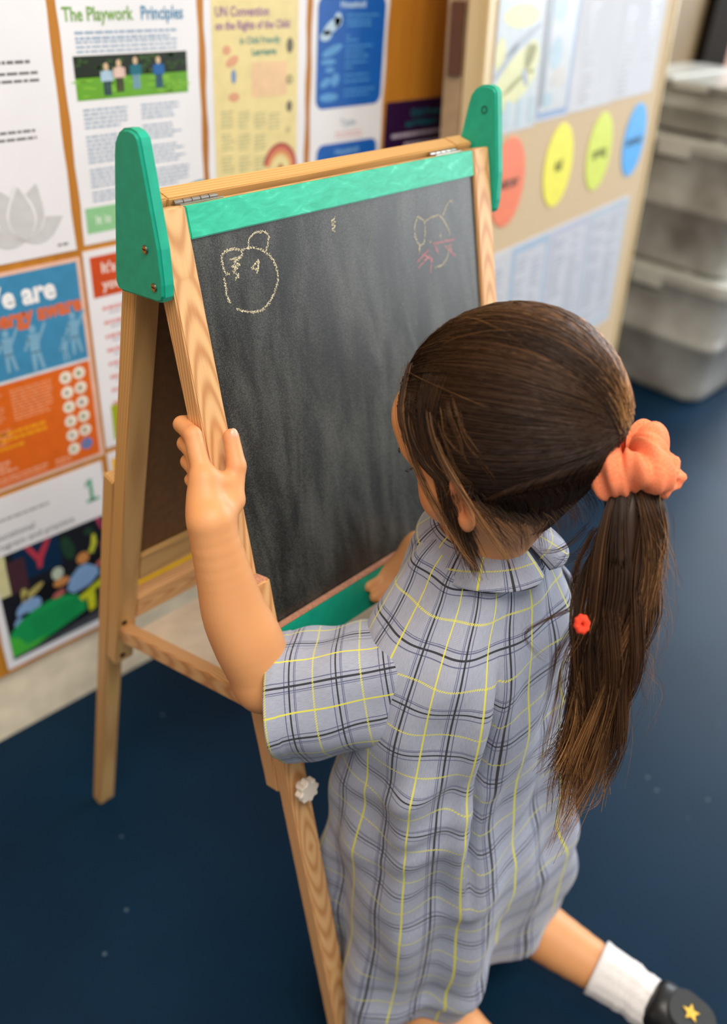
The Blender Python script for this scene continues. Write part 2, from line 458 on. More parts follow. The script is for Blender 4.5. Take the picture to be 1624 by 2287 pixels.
s = sheet(WALL, 'wall_poster', 0.573, 0.769, 0.786, 1.085, 'white poster with a photo of four children on green grass', wave=0.0008)
words(WALL, s, 'title', 'The Playwork', 0.5785, 1.047, 0.021, ink(120, 170, 70), bold=0.0004, sx=0.80)
words(WALL, s, 'title', 'Principles', 0.684, 1.047, 0.021, ink(70, 140, 180), bold=0.0004, sx=0.78)
BT = ink(150, 174, 196)
decal(WALL, s, 'small_print', text_rows(.592, .742, 1.036, 2, .006, .003, 5, .2) + text_rows(.592, .742, 1.0255, 3, .005, .0022, 6, .05), BT)
decal(WALL, s, 'small_print', text_rows(.592, .655, .951, 5, .005, .0024, 7) + text_rows(.592, .655, .920, 7, .005, .0024, 8) + text_rows(.592, .655, .880, 5, .005, .0024, 9) + text_rows(.592, .655, .852, 3, .005, .0024, 10)
      + text_rows(.675, .735, .951, 4, .005, .0024, 12) + text_rows(.675, .735, .926, 4, .005, .0024, 13) + text_rows(.675, .74, .900, 5, .005, .0024, 14) + text_rows(.675, .745, .870, 5, .005, .0024, 15), BT)
decal(WALL, s, 'photo_grass', [rect(.586, .7495, .961, .987)], ink(104, 170, 40), 1)
decal(WALL, s, 'photo_trees', [rect(.586, .7495, .986, 1.010)], ink(22, 36, 16), 1)
r = random.Random(3)
decal(WALL, s, 'photo_leaves', [ell(r.uniform(.588, .747), r.uniform(.989, 1.007), r.uniform(.002, .006), r.uniform(.0015, .003), 8) for _ in range(40)], ink(48, 82, 28), 2)
decal(WALL, s, 'photo_grass_light', [ell(r.uniform(.59, .745), r.uniform(.963, .983), r.uniform(.004, .012), .001, 8) for _ in range(30)], ink(140, 200, 62), 2)
for kx, top, leg, hz in ((.629, (176, 206, 226), (34, 52, 84), .998), (.647, (226, 196, 184), (60, 40, 44), 1.001), (.671, (20, 110, 128), (120, 160, 190), 1.003), (.705, (30, 100, 168), (36, 74, 116), 1.002)):
    decal(WALL, s, 'photo_child_top', [[(kx - .006, hz - .017), (kx + .006, hz - .017), (kx + .0055, hz - .005), (kx - .0055, hz - .005)], rect(kx - .0085, kx - .006, hz - .017, hz - .006), rect(kx + .006, kx + .0085, hz - .017, hz - .006)], ink(*top), 3)
    decal(WALL, s, 'photo_child_legs', [rect(kx - .005, kx - .0005, hz - .033, hz - .017), rect(kx + .0005, kx + .005, hz - .033, hz - .017)], ink(*leg), 3)
    decal(WALL, s, 'photo_child_head', [ell(kx, hz - .001, .0036, .0045, 10)], ink(214, 186, 150), 3)
decal(WALL, s, 'teal_wave', [[(.690, .800), (.7685, .800), (.7685, .846), (.757, .8455), (.742, .842), (.725, .834), (.706, .820)]], ink(20, 134, 144))
decal(WALL, s, 'green_panel', [rect(.579, .655, .800, .833)], ink(146, 206, 150))
words(WALL, s, 'panel_letters', 'It is', .592, .811, .016, ink(214, 238, 216), bold=.0005)

s = sheet(WALL, 'wall_poster', 0.780, 0.960, 0.786, 1.085, 'cream yellow poster with purple title and rainbow drawing', wave=0.0012)
decal(WALL, s, 'yellow_panel', [rect(.791, .944, .79, 1.08)], ink(238, 222, 158))
PU = ink(150, 104, 152)
words(WALL, s, 'title', 'UN Convention', .797, 1.048, .0165, PU, bold=.0004, sx=.86)
words(WALL, s, 'title', 'on the Rights of the Child', .797, 1.0325, .0145, PU, bold=.0004, sx=.86)
words(WALL, s, 'subtitle', 'in Child Friendly', .838, 1.0145, .012, ink(90, 150, 140), bold=.0003, sx=.9)
words(WALL, s, 'subtitle', 'Language', .858, 1.000, .012, ink(60, 140, 130), bold=.0004)
decal(WALL, s, 'peach_panel', [rect(.857, .923, .946, .991)], ink(240, 204, 158), 2)
GT = ink(190, 190, 140)
P = []
for c, x in enumerate((.802, .833, .862, .889)):
    for k in range(4):
        z = .932 - k * .03 - c * .003
        if c == 3 and k > 0: continue
        P += text_rows(x, x + .022, z, 5, .0048, .0022, 20 + c * 5 + k)
decal(WALL, s, 'small_print', P, GT, 2)
decal(WALL, s, 'drawing_figure', [ell(.815, 1.008, .007, .006, 12), ell(.824, .994, .012, .006, 12, .4), ell(.826, .949, .010, .006, 12)], ink(226, 166, 128), 2)
decal(WALL, s, 'drawing_child', [ell(.826, .975, .0045, .009, 12)], ink(120, 150, 190), 2)
decal(WALL, s, 'round_face', [ell(.928, 1.010, .0065, .010, 12), ell(.928, .930, .0055, .008, 12), ell(.928, .966, .006, .006, 12)], ink(110, 104, 86), 2)
decal(WALL, s, 'round_face_light', [ell(.928, .966, .004, .004, 10), ell(.926, .898, .005, .005, 10)], ink(206, 196, 140), 3)
def arc(cx, cz, r0, r1, a0, a1, n=16):
    o_ = [(cx + r1 * math.cos(a0 + (a1 - a0) * i / n), cz + r1 * 1.15 * math.sin(a0 + (a1 - a0) * i / n)) for i in range(n + 1)]
    i_ = [(cx + r0 * math.cos(a0 + (a1 - a0) * i / n), cz + r0 * 1.15 * math.sin(a0 + (a1 - a0) * i / n)) for i in range(n + 1)]
    return o_ + i_[::-1]
for r0, r1, c in ((.024, .032, (222, 120, 96)), (.019, .0245, (232, 170, 106)), (.0305, .034, (200, 90, 92))):
    decal(WALL, s, 'rainbow_band', [arc(.911, .842, r0, r1, -.5, 2.9)], ink(*c), 2)
decal(WALL, s, 'drawing_animal', [ell(.895, .826, .010, .012, 12), ell(.912, .845, .005, .006, 10)], ink(160, 100, 66), 4)

s = sheet(WALL, 'wall_poster', 0.971, 1.130, 0.760, 1.085, 'white poster with two rounded royal blue panels', wave=0.001)
BL = ink(8, 96, 186); LB = ink(80, 156, 220)
decal(WALL, s, 'blue_panel', [rounded(.981, 1.123, .920, 1.071, .015)], BL)
decal(WALL, s, 'blue_panel', [rounded(.986, 1.121, .77, .868, .014)], BL)
words(WALL, s, 'panel_heading', 'Household', 1.052, 1.056, .012, ink(196, 222, 244), align='CENTER', bold=.0003)
words(WALL, s, 'panel_heading', 'Household', 1.052, .851, .012, ink(130, 184, 234), align='CENTER', bold=.0003)
P = []
for k, (z, x1) in enumerate(((1.047, 1.115), (1.040, 1.10), (1.034, 1.112), (1.020, 1.05), (1.014, 1.07), (1.006, 1.105), (.999, 1.08), (.992, 1.09), (.984, 1.10), (.977, 1.06), (.966, 1.112), (.958, 1.1), (.945, 1.11), (.938, 1.1))):
    P += text_rows(1.040, x1, z, 1, .01, .0028, 60 + k)
decal(WALL, s, 'small_print', P + text_rows(1.0, 1.11, .838, 1, .01, .003, 90), LB, 2)
decal(WALL, s, 'plant_sketch', [ell(1.010, 1.032, .020, .008, 14, .5), ell(.998, 1.020, .012, .007, 12, .2), ell(1.022, 1.040, .008, .010, 12)], ink(186, 216, 236), 2)
decal(WALL, s, 'plant_sketch', [ell(1.012, 1.000, .022, .006, 14, .3), ell(1.005, .985, .016, .004, 12), ell(1.008, .974, .010, .004, 12), ell(1.0, .957, .012, .006, 12, .4), ell(1.02, .960, .010, .008, 12, .9), ell(1.008, .936, .02, .006, 14)], ink(92, 162, 222), 2)
words(WALL, s, 'heading', 'Types', 1.052, .893, .014, ink(176, 190, 206), align='CENTER', bold=.0003)
decal(WALL, s, 'red_print', text_rows(1.025, 1.085, .884, 2, .006, .003, 95, .1), ink(232, 190, 196))

s = sheet(WALL, 'wall_poster', 1.139, 1.40, 0.70, 0.919, 'dark purple poster with teal and white writing beside the blue one', mat=ink(44, 14, 58))
words(WALL, s, 'teal_line', 'Child Protection', 1.20, .894, .015, ink(24, 110, 124), bold=.0005)
words(WALL, s, 'teal_line', 'and Wellbeing', 1.19, .878, .014, ink(24, 110, 124), bold=.0005)
decal(WALL, s, 'white_print', text_rows(1.157, 1.33, .868, 1, .01, .006, 96, .1) + text_rows(1.19, 1.30, .852, 1, .01, .005, 97, .1) + text_rows(1.165, 1.22, .835, 1, .01, .005, 98, .1), ink(196, 186, 204))

s = sheet(WALL, 'wall_poster', 1.282, 1.44, 0.966, 1.10, 'small white-bordered dark blue picture half hidden behind the display board')
decal(WALL, s, 'dark_picture', [rect(1.302, 1.42, 0.99, 1.095)], ink(20, 36, 66))
decal(WALL, s, 'picture_green', [ell(1.35, 1.0, .03, .008, 14)], ink(40, 70, 40), 2)

# ---- row 2
s = sheet(WALL, 'wall_poster', 0.352, 0.563, 0.468, 0.773, 'blue and orange poster about being energy aware', mat=ink(236, 196, 176), wave=.0005)
decal(WALL, s, 'blue_panel', [rect(.356, .557, .630, .768)], ink(62, 142, 186))
decal(WALL, s, 'white_band', [rect(.356, .558, .626, .6302)], ink(226, 230, 234), 2)
decal(WALL, s, 'orange_panel', [rect(.356, .557, .474, .6262)], ink(226, 106, 26))
words(WALL, s, 'title', 'We are', .5225, .727, .040, ink(246, 248, 250), align='RIGHT', bold=.0016, sx=.9)
words(WALL, s, 'title', 'energy aware', .5565, .702, .031, ink(224, 112, 62), align='RIGHT', bold=.0014, sx=.84)
LBU = ink(126, 178, 208)
def figure(x, z, h, arm=1):
    w_ = h * .1
    return [ell(x, z + h * .9, h * .075, h * .09, 10), [(x - w_, z + h * .4), (x + w_, z + h * .4), (x + w_ * 1.2, z + h * .8), (x - w_ * 1.2, z + h * .8)],
            [(x - w_, z), (x - w_ * .2, z), (x + w_ * .1, z + h * .42), (x - w_, z + h * .42)], [(x + w_ * .9, z + .01 * h), (x + w_ * 1.7, z + .02 * h), (x + w_, z + h * .42), (x + w_ * .05, z + h * .42)],
            [(x + w_ * 1.1, z + h * .72), (x + w_ * 2.6 * arm, z + h * 1.0), (x + w_ * 3.1 * arm, z + h * .97), (x + w_ * 1.2, z + h * .6)],
            [(x - w_ * 1.1, z + h * .78), (x - w_ * 2.4, z + h * .5), (x - w_ * 2.0, z + h * .46), (x - w_ * .9, z + h * .66)]]
decal(WALL, s, 'silhouette', sum([figure(*a) for a in ((.385, .634, .05, 1), (.415, .632, .056, -1), (.445, .640, .06, 1), (.482, .632, .066, 1), (.524, .634, .036, 1), (.541, .640, .062, 1))], []), LBU, 2)
decal(WALL, s, 'pale_print', text_rows(.36, .425, .618, 10, .0048, .0026, 40) + text_rows(.437, .498, .615, 10, .0048, .0026, 41) + text_rows(.36, .43, .56, 5, .0048, .0026, 42), ink(240, 158, 110), 2)
decal(WALL, s, 'yellow_print', text_rows(.37, .50, .556, 2, .009, .005, 43, .2) + text_rows(.37, .455, .535, 1, .007, .005, 44), ink(246, 168, 20), 2)
decal(WALL, s, 'pale_print', text_rows(.36, .43, .513, 3, .007, .004, 45) + text_rows(.36, .475, .489, 2, .006, .003, 46) + text_rows(.485, .51, .488, 2, .006, .003, 47, 0), ink(244, 176, 140), 2)
k = 0
for row in range(6):
    for col in (0, 1):
        cx = .519 + col * .021 - row * .0005; cz = .610 - row * .0228 + col * .0015
        b = decal(WALL, s, 'round_badge', [ell(cx, cz, .0092, .0092, 18)], ink(96, 130, 196) if (row, col) == (5, 1) else ink(246, 240, 222), 2)
        decal(WALL, s, 'badge_symbol', [ell(cx - .001, cz, .0035, .003 + .001 * (k % 2), 8, k * .7)], ink(*((150, 140, 110), (120, 150, 110), (130, 130, 140))[k % 3]), 3); k += 1

s = sheet(WALL, 'wall_poster', 0.568, 0.764, 0.477, 0.778, 'white poster with a red-orange heading block behind the easel leg')
decal(WALL, s, 'orange_panel', [rect(.577, .752, .712, .769)], ink(208, 78, 28))
words(WALL, s, 'title', "It's all", .592, .745, .020, ink(246, 226, 216), bold=.0006)
words(WALL, s, 'title', 'you need', .592, .722, .020, ink(246, 226, 216), bold=.0006)
P = []; Q = []
for k in range(8):
    P += text_rows(.588, .70, .697 - k * .021, 1, .01, .005, 50 + k, .3); Q += text_rows(.598, .72, .689 - k * .021, 1, .01, .003, 70 + k, .3)
decal(WALL, s, 'red_print', P, ink(226, 150, 150)); decal(WALL, s, 'grey_print', Q, ink(190, 192, 204))
decal(WALL, s, 'lime_panel', [rect(.5835, .70, .486, .545)], ink(166, 178, 20))

# ---- row 3
s = sheet(WALL, 'wall_poster', 0.354, 0.557, 0.150, 0.459, 'white poster with a green figure one above a photo of children', wave=.0004)
words(WALL, s, 'figure_one', '1', .534, .397, .056, ink(92, 176, 140), bold=.0004, sx=.9, align='CENTER')
decal(WALL, s, 'figure_foot', [rect(.5245, .546, .3955, .4005), [(.5245, .428), (.531, .4365), (.531, .430), (.526, .4235)]], ink(92, 176, 140), 2)
decal(WALL, s, 'small_print', text_rows(.36, .465, .424, 1, .01, .0035, 51, .02), ink(150, 152, 150))
words(WALL, s, 'heading', 'Educational', .368, .390, .016, ink(120, 130, 134), sx=.95)
words(WALL, s, 'heading', 'program and practice', .368, .373, .016, ink(120, 130, 134), sx=.95)
decal(WALL, s, 'photo', [rect(.366, .548, .166, .363)], ink(24, 26, 34))
decal(WALL, s, 'photo_blue', [rect(.395, .47, .305, .363)], ink(8, 42, 74), 2)
decal(WALL, s, 'photo_maroon', [rect(.383, .412, .288, .348)], ink(70, 42, 52), 3)
decal(WALL, s, 'photo_cream', [rect(.366, .384, .290, .363)], ink(216, 212, 160), 3)
decal(WALL, s, 'photo_red_branch', [[(.415, .3625), (.424, .3625), (.434, .342), (.449, .3625), (.458, .3625), (.441, .331), (.437, .316), (.430, .316), (.430, .331)]], ink(186, 58, 76), 4)
decal(WALL, s, 'photo_leaf', [ell(.482, .33, .010, .024, 14, .2), ell(.52, .345, .008, .006, 12)], ink(34, 68, 48), 3)
decal(WALL, s, 'photo_banana', [[(.514, .306), (.521, .318), (.524, .336), (.530, .336), (.531, .318), (.522, .301)]], ink(200, 204, 62), 4)
decal(WALL, s, 'photo_pink', [[(.534, .363), (.541, .363), (.5475, .30), (.5475, .335), (.541, .34)], rect(.538, .548, .285, .315)], ink(186, 64, 104), 4)
decal(WALL, s, 'photo_head', [ell(.504, .300, .011, .011, 14), ell(.463, .273, .014, .008, 12)], ink(206, 140, 80), 4)
decal(WALL, s, 'photo_white_hat', [ell(.459, .292, .010, .012, 14)], ink(190, 204, 186), 5)
decal(WALL, s, 'photo_black_shirt', [ell(.441, .268, .020, .016, 14), ell(.53, .287, .016, .007, 12)], ink(14, 14, 18), 3)
decal(WALL, s, 'photo_blue_shirt', [[(.47, .252), (.478, .272), (.494, .286), (.508, .287), (.526, .272), (.528, .258), (.51, .244), (.48, .24)], ell(.405, .252, .022, .016, 14, .35), ell(.392, .234, .016, .010, 12, .5)], ink(132, 170, 216), 4)
decal(WALL, s, 'photo_blonde', [ell(.415, .278, .022, .006, 12, .5), ell(.402, .28, .006, .012, 10)], ink(180, 168, 96), 5)
decal(WALL, s, 'photo_arm', [[(.524, .278), (.546, .291), (.546, .283), (.527, .270)], ell(.455, .252, .012, .006, 10, .3)], ink(188, 104, 96), 5)
decal(WALL, s, 'photo_green_table', [[(.366, .170), (.366, .215), (.385, .232), (.41, .244), (.44, .2485), (.47, .244), (.49, .231), (.498, .212), (.497, .198), (.47, .190), (.42, .178), (.385, .170)]], ink(24, 156, 84), 5)
decal(WALL, s, 'photo_lime', [[(.366, .170), (.366, .212), (.38, .205), (.39, .185), (.43, .182), (.40, .172)]], ink(70, 182, 62), 6)
decal(WALL, s, 'green_print', text_rows(.405, .485, .228, 4, .010, .003, 52, .2), ink(12, 126, 76), 6)
decal(WALL, s, 'photo_yellow_stool', [[(.487, .228), (.531, .247), (.536, .240), (.492, .218)], [(.500, .222), (.516, .228), (.514, .194), (.502, .190)], [(.526, .236), (.541, .228), (.538, .222), (.524, .228)]], ink(208, 214, 40), 7)
decal(WALL, s, 'photo_grey_edge', [[(.366, .166), (.548, .166), (.548, .190), (.51, .184), (.42, .174), (.366, .171)]], ink(70, 74, 82), 8)

s = sheet(WALL, 'wall_poster', 0.568, 0.766, 0.163, 0.467, 'white poster with yellow bands low on the wall behind the easel')
decal(WALL, s, 'yellow_band', [rect(.574, .722, .187, .212), rect(.574, .60, .40, .456)], ink(252, 190, 44))
decal(WALL, s, 'grey_band', [rect(.572, .762, .171, .187)], ink(86, 98, 112))

# ------------------------------------------------------------------ display board beyond the easel
db_a, db_t = math.radians(8), math.radians(3)
dX = Vector((math.cos(db_a), math.sin(db_a), 0)); dY = Vector((-math.sin(db_a), math.cos(db_a), 0))
dV = Vector((0, 0, 1)) * math.cos(db_t) + dY * math.sin(db_t); dN = dX.cross(dV)          # towards the camera
KS = 0.85
dO = Vector((0, 0, 1.17)) + (Vector((2.3185, 1.1526, 0)) - Vector((0, 0, 1.17))) * KS
DB = Plane(dO, dX, dV, dN)
board = empty('display_board', (dO.x - 0.38, dO.y - 0.06, 0), 'free-standing hessian display board with pinned papers and coloured ovals', 'display board')
MB = Matrix((dX, -dN, dV)).transposed().to_4x4(); MB.translation = dO
z0 = -dO.z / math.cos(db_t) + 0.002
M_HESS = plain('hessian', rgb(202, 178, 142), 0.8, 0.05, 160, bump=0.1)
M_PALE = wood('pale_frame', rgb(232, 212, 166), rgb(206, 180, 128), tilt=.02, off=.05)
M_TAUPE = plain('taupe_edge', rgb(172, 146, 112), 0.6, 0.08, 30)
UL, UT = -0.765, 1.02
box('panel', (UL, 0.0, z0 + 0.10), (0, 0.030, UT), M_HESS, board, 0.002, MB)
box('frame_edge', (UL - .0225, -0.004, z0 + 0.002), (UL - .0005, 0.032, UT + .02), M_PALE, board, 0.002, MB)
box('frame_edge', (.0005, -0.004, z0 + 0.002), (.0125, 0.032, UT + .02), M_PALE, board, 0.002, MB)
box('frame_rail', (UL, -0.004, UT + .0005), (0, 0.032, UT + .02), M_PALE, board, 0.002, MB)
box('frame_rail', (UL, -0.004, z0 + .08), (0, 0.032, z0 + .0995), M_PALE, board, 0.002, MB)
box('back_post', (UL - .020, 0.0325, z0 + 0.012), (UL + .03, 0.070, UT + .02), M_TAUPE, board, 0.002, MB)
box('back_post', (-.04, 0.0325, z0 + 0.012), (.01, 0.070, UT + .02), M_TAUPE, board, 0.002, MB)
box('foot', (-0.012, -0.10, z0 + 0.003), (.0120, -0.0045, z0 + .03), M_PALE, board, 0.002, MB)
box('latch', (UL - .0255, 0.036, .80), (UL - .0205, 0.060, .90), ink(96, 60, 40), board, 0.001, MB)

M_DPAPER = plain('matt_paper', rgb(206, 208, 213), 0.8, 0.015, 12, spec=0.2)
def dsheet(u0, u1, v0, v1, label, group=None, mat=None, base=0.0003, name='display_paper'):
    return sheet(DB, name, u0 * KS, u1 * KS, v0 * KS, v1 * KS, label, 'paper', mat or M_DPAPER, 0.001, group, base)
r = random.Random(5)
def dd(s, name, polys, c, lvl=1):
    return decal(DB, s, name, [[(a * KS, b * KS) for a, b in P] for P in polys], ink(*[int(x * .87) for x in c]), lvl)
def grid_rows(u0, u1, v1, rows, pitch, h, seed):
    rr = random.Random(seed); out = []
    for k in range(rows):
        if rr.random() < .2: continue
        out.append(rect(u0, u0 + (u1 - u0) * rr.uniform(.5, 1), v1 - k * pitch - h, v1 - k * pitch))
    return out
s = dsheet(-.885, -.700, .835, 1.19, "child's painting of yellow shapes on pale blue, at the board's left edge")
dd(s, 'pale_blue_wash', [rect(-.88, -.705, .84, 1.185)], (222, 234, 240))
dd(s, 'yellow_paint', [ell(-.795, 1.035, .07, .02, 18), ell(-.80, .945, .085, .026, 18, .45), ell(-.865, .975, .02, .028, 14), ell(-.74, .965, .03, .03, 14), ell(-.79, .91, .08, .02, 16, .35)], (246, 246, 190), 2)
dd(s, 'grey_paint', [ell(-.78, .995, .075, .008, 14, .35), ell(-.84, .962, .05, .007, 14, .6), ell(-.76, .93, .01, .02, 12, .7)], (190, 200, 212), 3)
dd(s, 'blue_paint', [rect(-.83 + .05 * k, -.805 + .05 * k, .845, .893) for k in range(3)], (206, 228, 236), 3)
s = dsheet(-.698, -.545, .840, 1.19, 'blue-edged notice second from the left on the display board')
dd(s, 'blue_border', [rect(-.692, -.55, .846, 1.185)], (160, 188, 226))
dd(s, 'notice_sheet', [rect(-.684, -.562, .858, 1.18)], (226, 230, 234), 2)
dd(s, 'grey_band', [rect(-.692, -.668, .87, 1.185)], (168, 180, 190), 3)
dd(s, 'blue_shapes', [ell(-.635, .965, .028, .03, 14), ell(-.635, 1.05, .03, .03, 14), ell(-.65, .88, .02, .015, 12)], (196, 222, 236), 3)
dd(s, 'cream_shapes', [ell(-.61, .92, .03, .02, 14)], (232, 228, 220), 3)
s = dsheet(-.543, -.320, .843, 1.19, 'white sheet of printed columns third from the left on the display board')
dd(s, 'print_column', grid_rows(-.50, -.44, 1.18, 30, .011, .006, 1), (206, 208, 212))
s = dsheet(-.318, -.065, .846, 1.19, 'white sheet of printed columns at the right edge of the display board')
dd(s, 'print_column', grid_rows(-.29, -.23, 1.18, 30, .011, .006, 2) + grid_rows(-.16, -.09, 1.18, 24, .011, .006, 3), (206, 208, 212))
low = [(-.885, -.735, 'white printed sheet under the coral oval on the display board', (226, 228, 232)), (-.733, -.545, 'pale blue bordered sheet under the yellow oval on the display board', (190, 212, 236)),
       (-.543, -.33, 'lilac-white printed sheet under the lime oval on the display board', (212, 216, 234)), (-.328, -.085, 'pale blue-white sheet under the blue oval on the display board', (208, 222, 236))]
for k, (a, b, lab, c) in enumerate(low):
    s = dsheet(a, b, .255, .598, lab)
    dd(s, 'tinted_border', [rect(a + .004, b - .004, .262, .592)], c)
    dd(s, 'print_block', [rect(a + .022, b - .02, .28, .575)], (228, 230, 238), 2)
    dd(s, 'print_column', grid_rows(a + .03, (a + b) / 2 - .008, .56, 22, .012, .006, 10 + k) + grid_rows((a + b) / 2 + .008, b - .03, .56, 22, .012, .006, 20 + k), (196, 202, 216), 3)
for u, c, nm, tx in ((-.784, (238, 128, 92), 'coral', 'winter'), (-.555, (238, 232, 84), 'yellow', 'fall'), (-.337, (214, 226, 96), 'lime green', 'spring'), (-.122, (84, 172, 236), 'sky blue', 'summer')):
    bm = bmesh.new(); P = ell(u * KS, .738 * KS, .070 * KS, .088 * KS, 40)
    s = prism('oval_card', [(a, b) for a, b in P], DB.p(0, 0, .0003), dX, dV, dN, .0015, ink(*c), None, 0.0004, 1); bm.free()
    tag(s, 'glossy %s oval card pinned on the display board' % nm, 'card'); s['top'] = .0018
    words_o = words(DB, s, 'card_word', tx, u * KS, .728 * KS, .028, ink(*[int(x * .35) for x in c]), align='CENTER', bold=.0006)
    words_o.matrix_parent_inverse = WM[s.name].inverted()

# ------------------------------------------------------------------ plastic tubs
M_TUB = tub_mat(); M_LID = plain('tub_lid', rgb(206, 206, 198), 0.25, 0.03, 30)
def tub(name, x0, x1, y0, y1, z, h, label):
    e = empty(name, ((x0 + x1) / 2, (y0 + y1) / 2, z), label, 'storage tub', 'stacked plastic tubs')
    rings = []
    for t, ins in ((0.0, .030), (.015, .022), (.06, .018), (.45, .010), (.46, .006), (.50, .006), (.51, .009), (.88, .0), (.90, -.008), (.94, -.008), (.94, .004), (.9, .004), (.03, .03)):
        rings.append([(a, b, z + .001 + h * t) for a, b in rounded(x0 + ins, x1 - ins, y0 + ins, y1 - ins, .05)])
    v, f = ring_loft(np.array(rings), cap=True)
    mesh('body', v, f, M_TUB, e, True)
    P = rounded(x0 - .012, x1 + .012, y0 - .012, y1 + .012, .055)
    prism('lid', P, (0, 0, z + h * .941), (1, 0, 0), (0, 1, 0), (0, 0, 1), h * .058, M_LID, e, .004, 2)
    for k in (0.3, 0.7):
        yy = y0 + (y1 - y0) * k
        box('lid_rib', (x0 + .02, yy - .012, z + h * .9992), (x1 - .02, yy + .012, z + h * .9992 + .004), M_LID, e, .0015)
    box('clip', (x0 - .0155, (y0 + y1) / 2 - .05, z + h * .86), (x0 - .0125, (y0 + y1) / 2 + .05, z + h * .97), M_LID, e, .001)
    return e
tub('storage_tub', 2.415, 2.86, .895, 1.40, 0, .375, 'frosted plastic tub on the floor, bottom of the stack')
tub('storage_tub', 2.415, 2.86, .92, 1.40, .381, .345, 'frosted plastic tub in the middle of the stack')
tub('storage_tub', 2.43, 2.85, .95, 1.38, .733, .125, 'shallow lidded plastic tub on top of the stack')
s = box('wall_notice', (3.57, 1.612, .66), (3.90, 1.6195, 1.25), plain('pink_paper', rgb(190, 150, 132), .9), bev=.001)
tag(s, 'pinkish notice with a red spot on the wall above the tubs', 'notice')
s['top'] = 0
mesh('red_spot', [(3.66 + .03 * math.cos(t), 1.6115, .98 + .03 * math.sin(t)) for t in np.linspace(0, 6.1, 20)], [tuple(range(20))], ink(196, 40, 50), s)
s = box('door_post', (3.33, 1.585, 0.001), (3.53, 1.6195, 2.3), plain('dark_wood', rgb(30, 24, 18), .9, .1, 30, spec=.1), bev=.003)
tag(s, 'dark wooden post against the wall behind the tubs', 'post')
#MARK_EASEL
# ------------------------------------------------------------------ easel
EO = Vector((0.3803, 0.5869, 0.9734)); EX = Vector((0.9996, 0.0292, 0)); EY = Vector((-0.0292, 0.9996, 0))
D1 = Vector((0.0072, -0.2454, -0.9694)).normalized(); N1 = EX.cross(D1)
D2 = Vector((-0.0066, 0.2243, -0.9745)).normalized(); N2 = EX.cross(D2)
EO2 = EO + EY * 0.0222
def FP(u, v, n=0.0): return EO + EX * u + D1 * v + N1 * n
def RP(u, v, n=0.0): return EO2 + EX * u + D2 * v + N2 * n
WID, ST = 0.4273, 0.0263
easel = empty('easel', (EO.x + WID / 2, EO.y, 0), "child's A-frame wooden easel with black chalkboard and green rails", 'easel')
US = (ST / 2, WID - ST / 2)
for u in US:
    bar('stile', FP(u, 0.58, .010), FP(u, 0.0, .010), EX, ST, .0195, M_WOOD, easel)
    bar('stile', RP(u, 0.61, .010), RP(u, 0.0, .010), EX, ST, .0195, M_WOOD2, easel)
    o = bar('leg', FP(u, 1.0041, -.0103), FP(u, .330, -.0103), EX, ST - .001, .0195, M_WOOD, easel, .0016)
    o = bar('leg', RP(u, 1.0036, .0307), RP(u, .316, .0307), EX, ST - .001, .0195, M_WOOD2, easel, .0016)
    # pinkish sawn ends
    bar('end_cap', FP(u, .3300, -.0103), FP(u, .3294, -.0103), EX, ST - .0035, .0165, M_END, easel, .0002)
    bar('side_brace', RP(u, .553, -.0004), FP(u, .479, .0202), (0, 0, 1), .021, .016, M_WOOD, easel)
def rail(name, fp, v0, v1, n0, n1, mat, u0=ST + .0006, u1=WID - ST - .0006, bev=.001):
    d = (fp(0, 1) - fp(0, 0))
    return bar(name, fp(u0, (v0 + v1) / 2, (n0 + n1) / 2), fp(u1, (v0 + v1) / 2, (n0 + n1) / 2), d, v1 - v0, n1 - n0, mat, easel, bev)
o = rail('green_rail', FP, .0008, .0262, .0010, .0105, M_GREEN); o['label'] = 'green painted top rail'
rail('top_rail', FP, .0004, .0250, .0107, .0195, M_WOOD)
o = rail('green_rail', FP, .3975, .4370, -.0050, .0105, M_GREEN_DARK); o['label'] = 'green painted bottom rail'
rail('chalk_ledge', FP, .3950, .3973, -.0052, .0038, M_END)
rail('top_rail', RP, .0004, .0255, .0005, .0195, M_WOOD2)
rail('bottom_rail', RP, .4255, .4660, .0005, .0180, M_WOOD2)
rail('cross_bar', RP, .5000, .5350, .0005, .0180, M_WOOD)
# white tray board lying between the side braces
ta, tb = RP(ST / 2, .562, -.0006), FP(ST / 2, .489, .0206)
td_ = (tb - ta).normalized(); tn_ = EX.cross(td_)
MT = Matrix((EX, td_, tn_)).transposed().to_4x4(); MT.translation = ta
o = box('tray', (.0085, .002, -.002), (WID - ST - .0085, (tb - ta).length - .002, .0015), plain('white_tray', rgb(232, 220, 196), .5, .05, 26), easel, .0006, MT); o['label'] = 'cream tray board between the side braces'
MF = Matrix((EX, N1, -D1)).transposed().to_4x4(); MF.translation = EO
MR = Matrix((EX, N2, -D2)).transposed().to_4x4(); MR.translation = EO2
o = box('chalkboard', (ST - .003, .0042, -.3985), (WID - ST + .003, .0080, -.0262), M_BOARD, easel, 0, MF); o['label'] = 'black chalkboard with chalk drawings'
o = box('back_panel', (ST - .002, .0060, -.4254), (WID - ST + .002, .0090, -.0256), M_HARD, easel, 0, MR); o['label'] = 'brown hardboard back panel'
ear = [(-.0172, -.0620), (-.0145, -.0665), (-.0100, -.0682), (.0430, -.0738), (.0472, -.0722), (.0498, -.0660), (.0490, -.058), (.0418, -.011), (.0345, .036), (.0322, .0455), (.0275, .0522), (.0200, .0568), (.0115, .0582), (.0042, .0570), (.0000, .0535), (-.0015, .0480), (-.0088, .0107), (-.0157, -.0245), (-.0178, -.0520)]
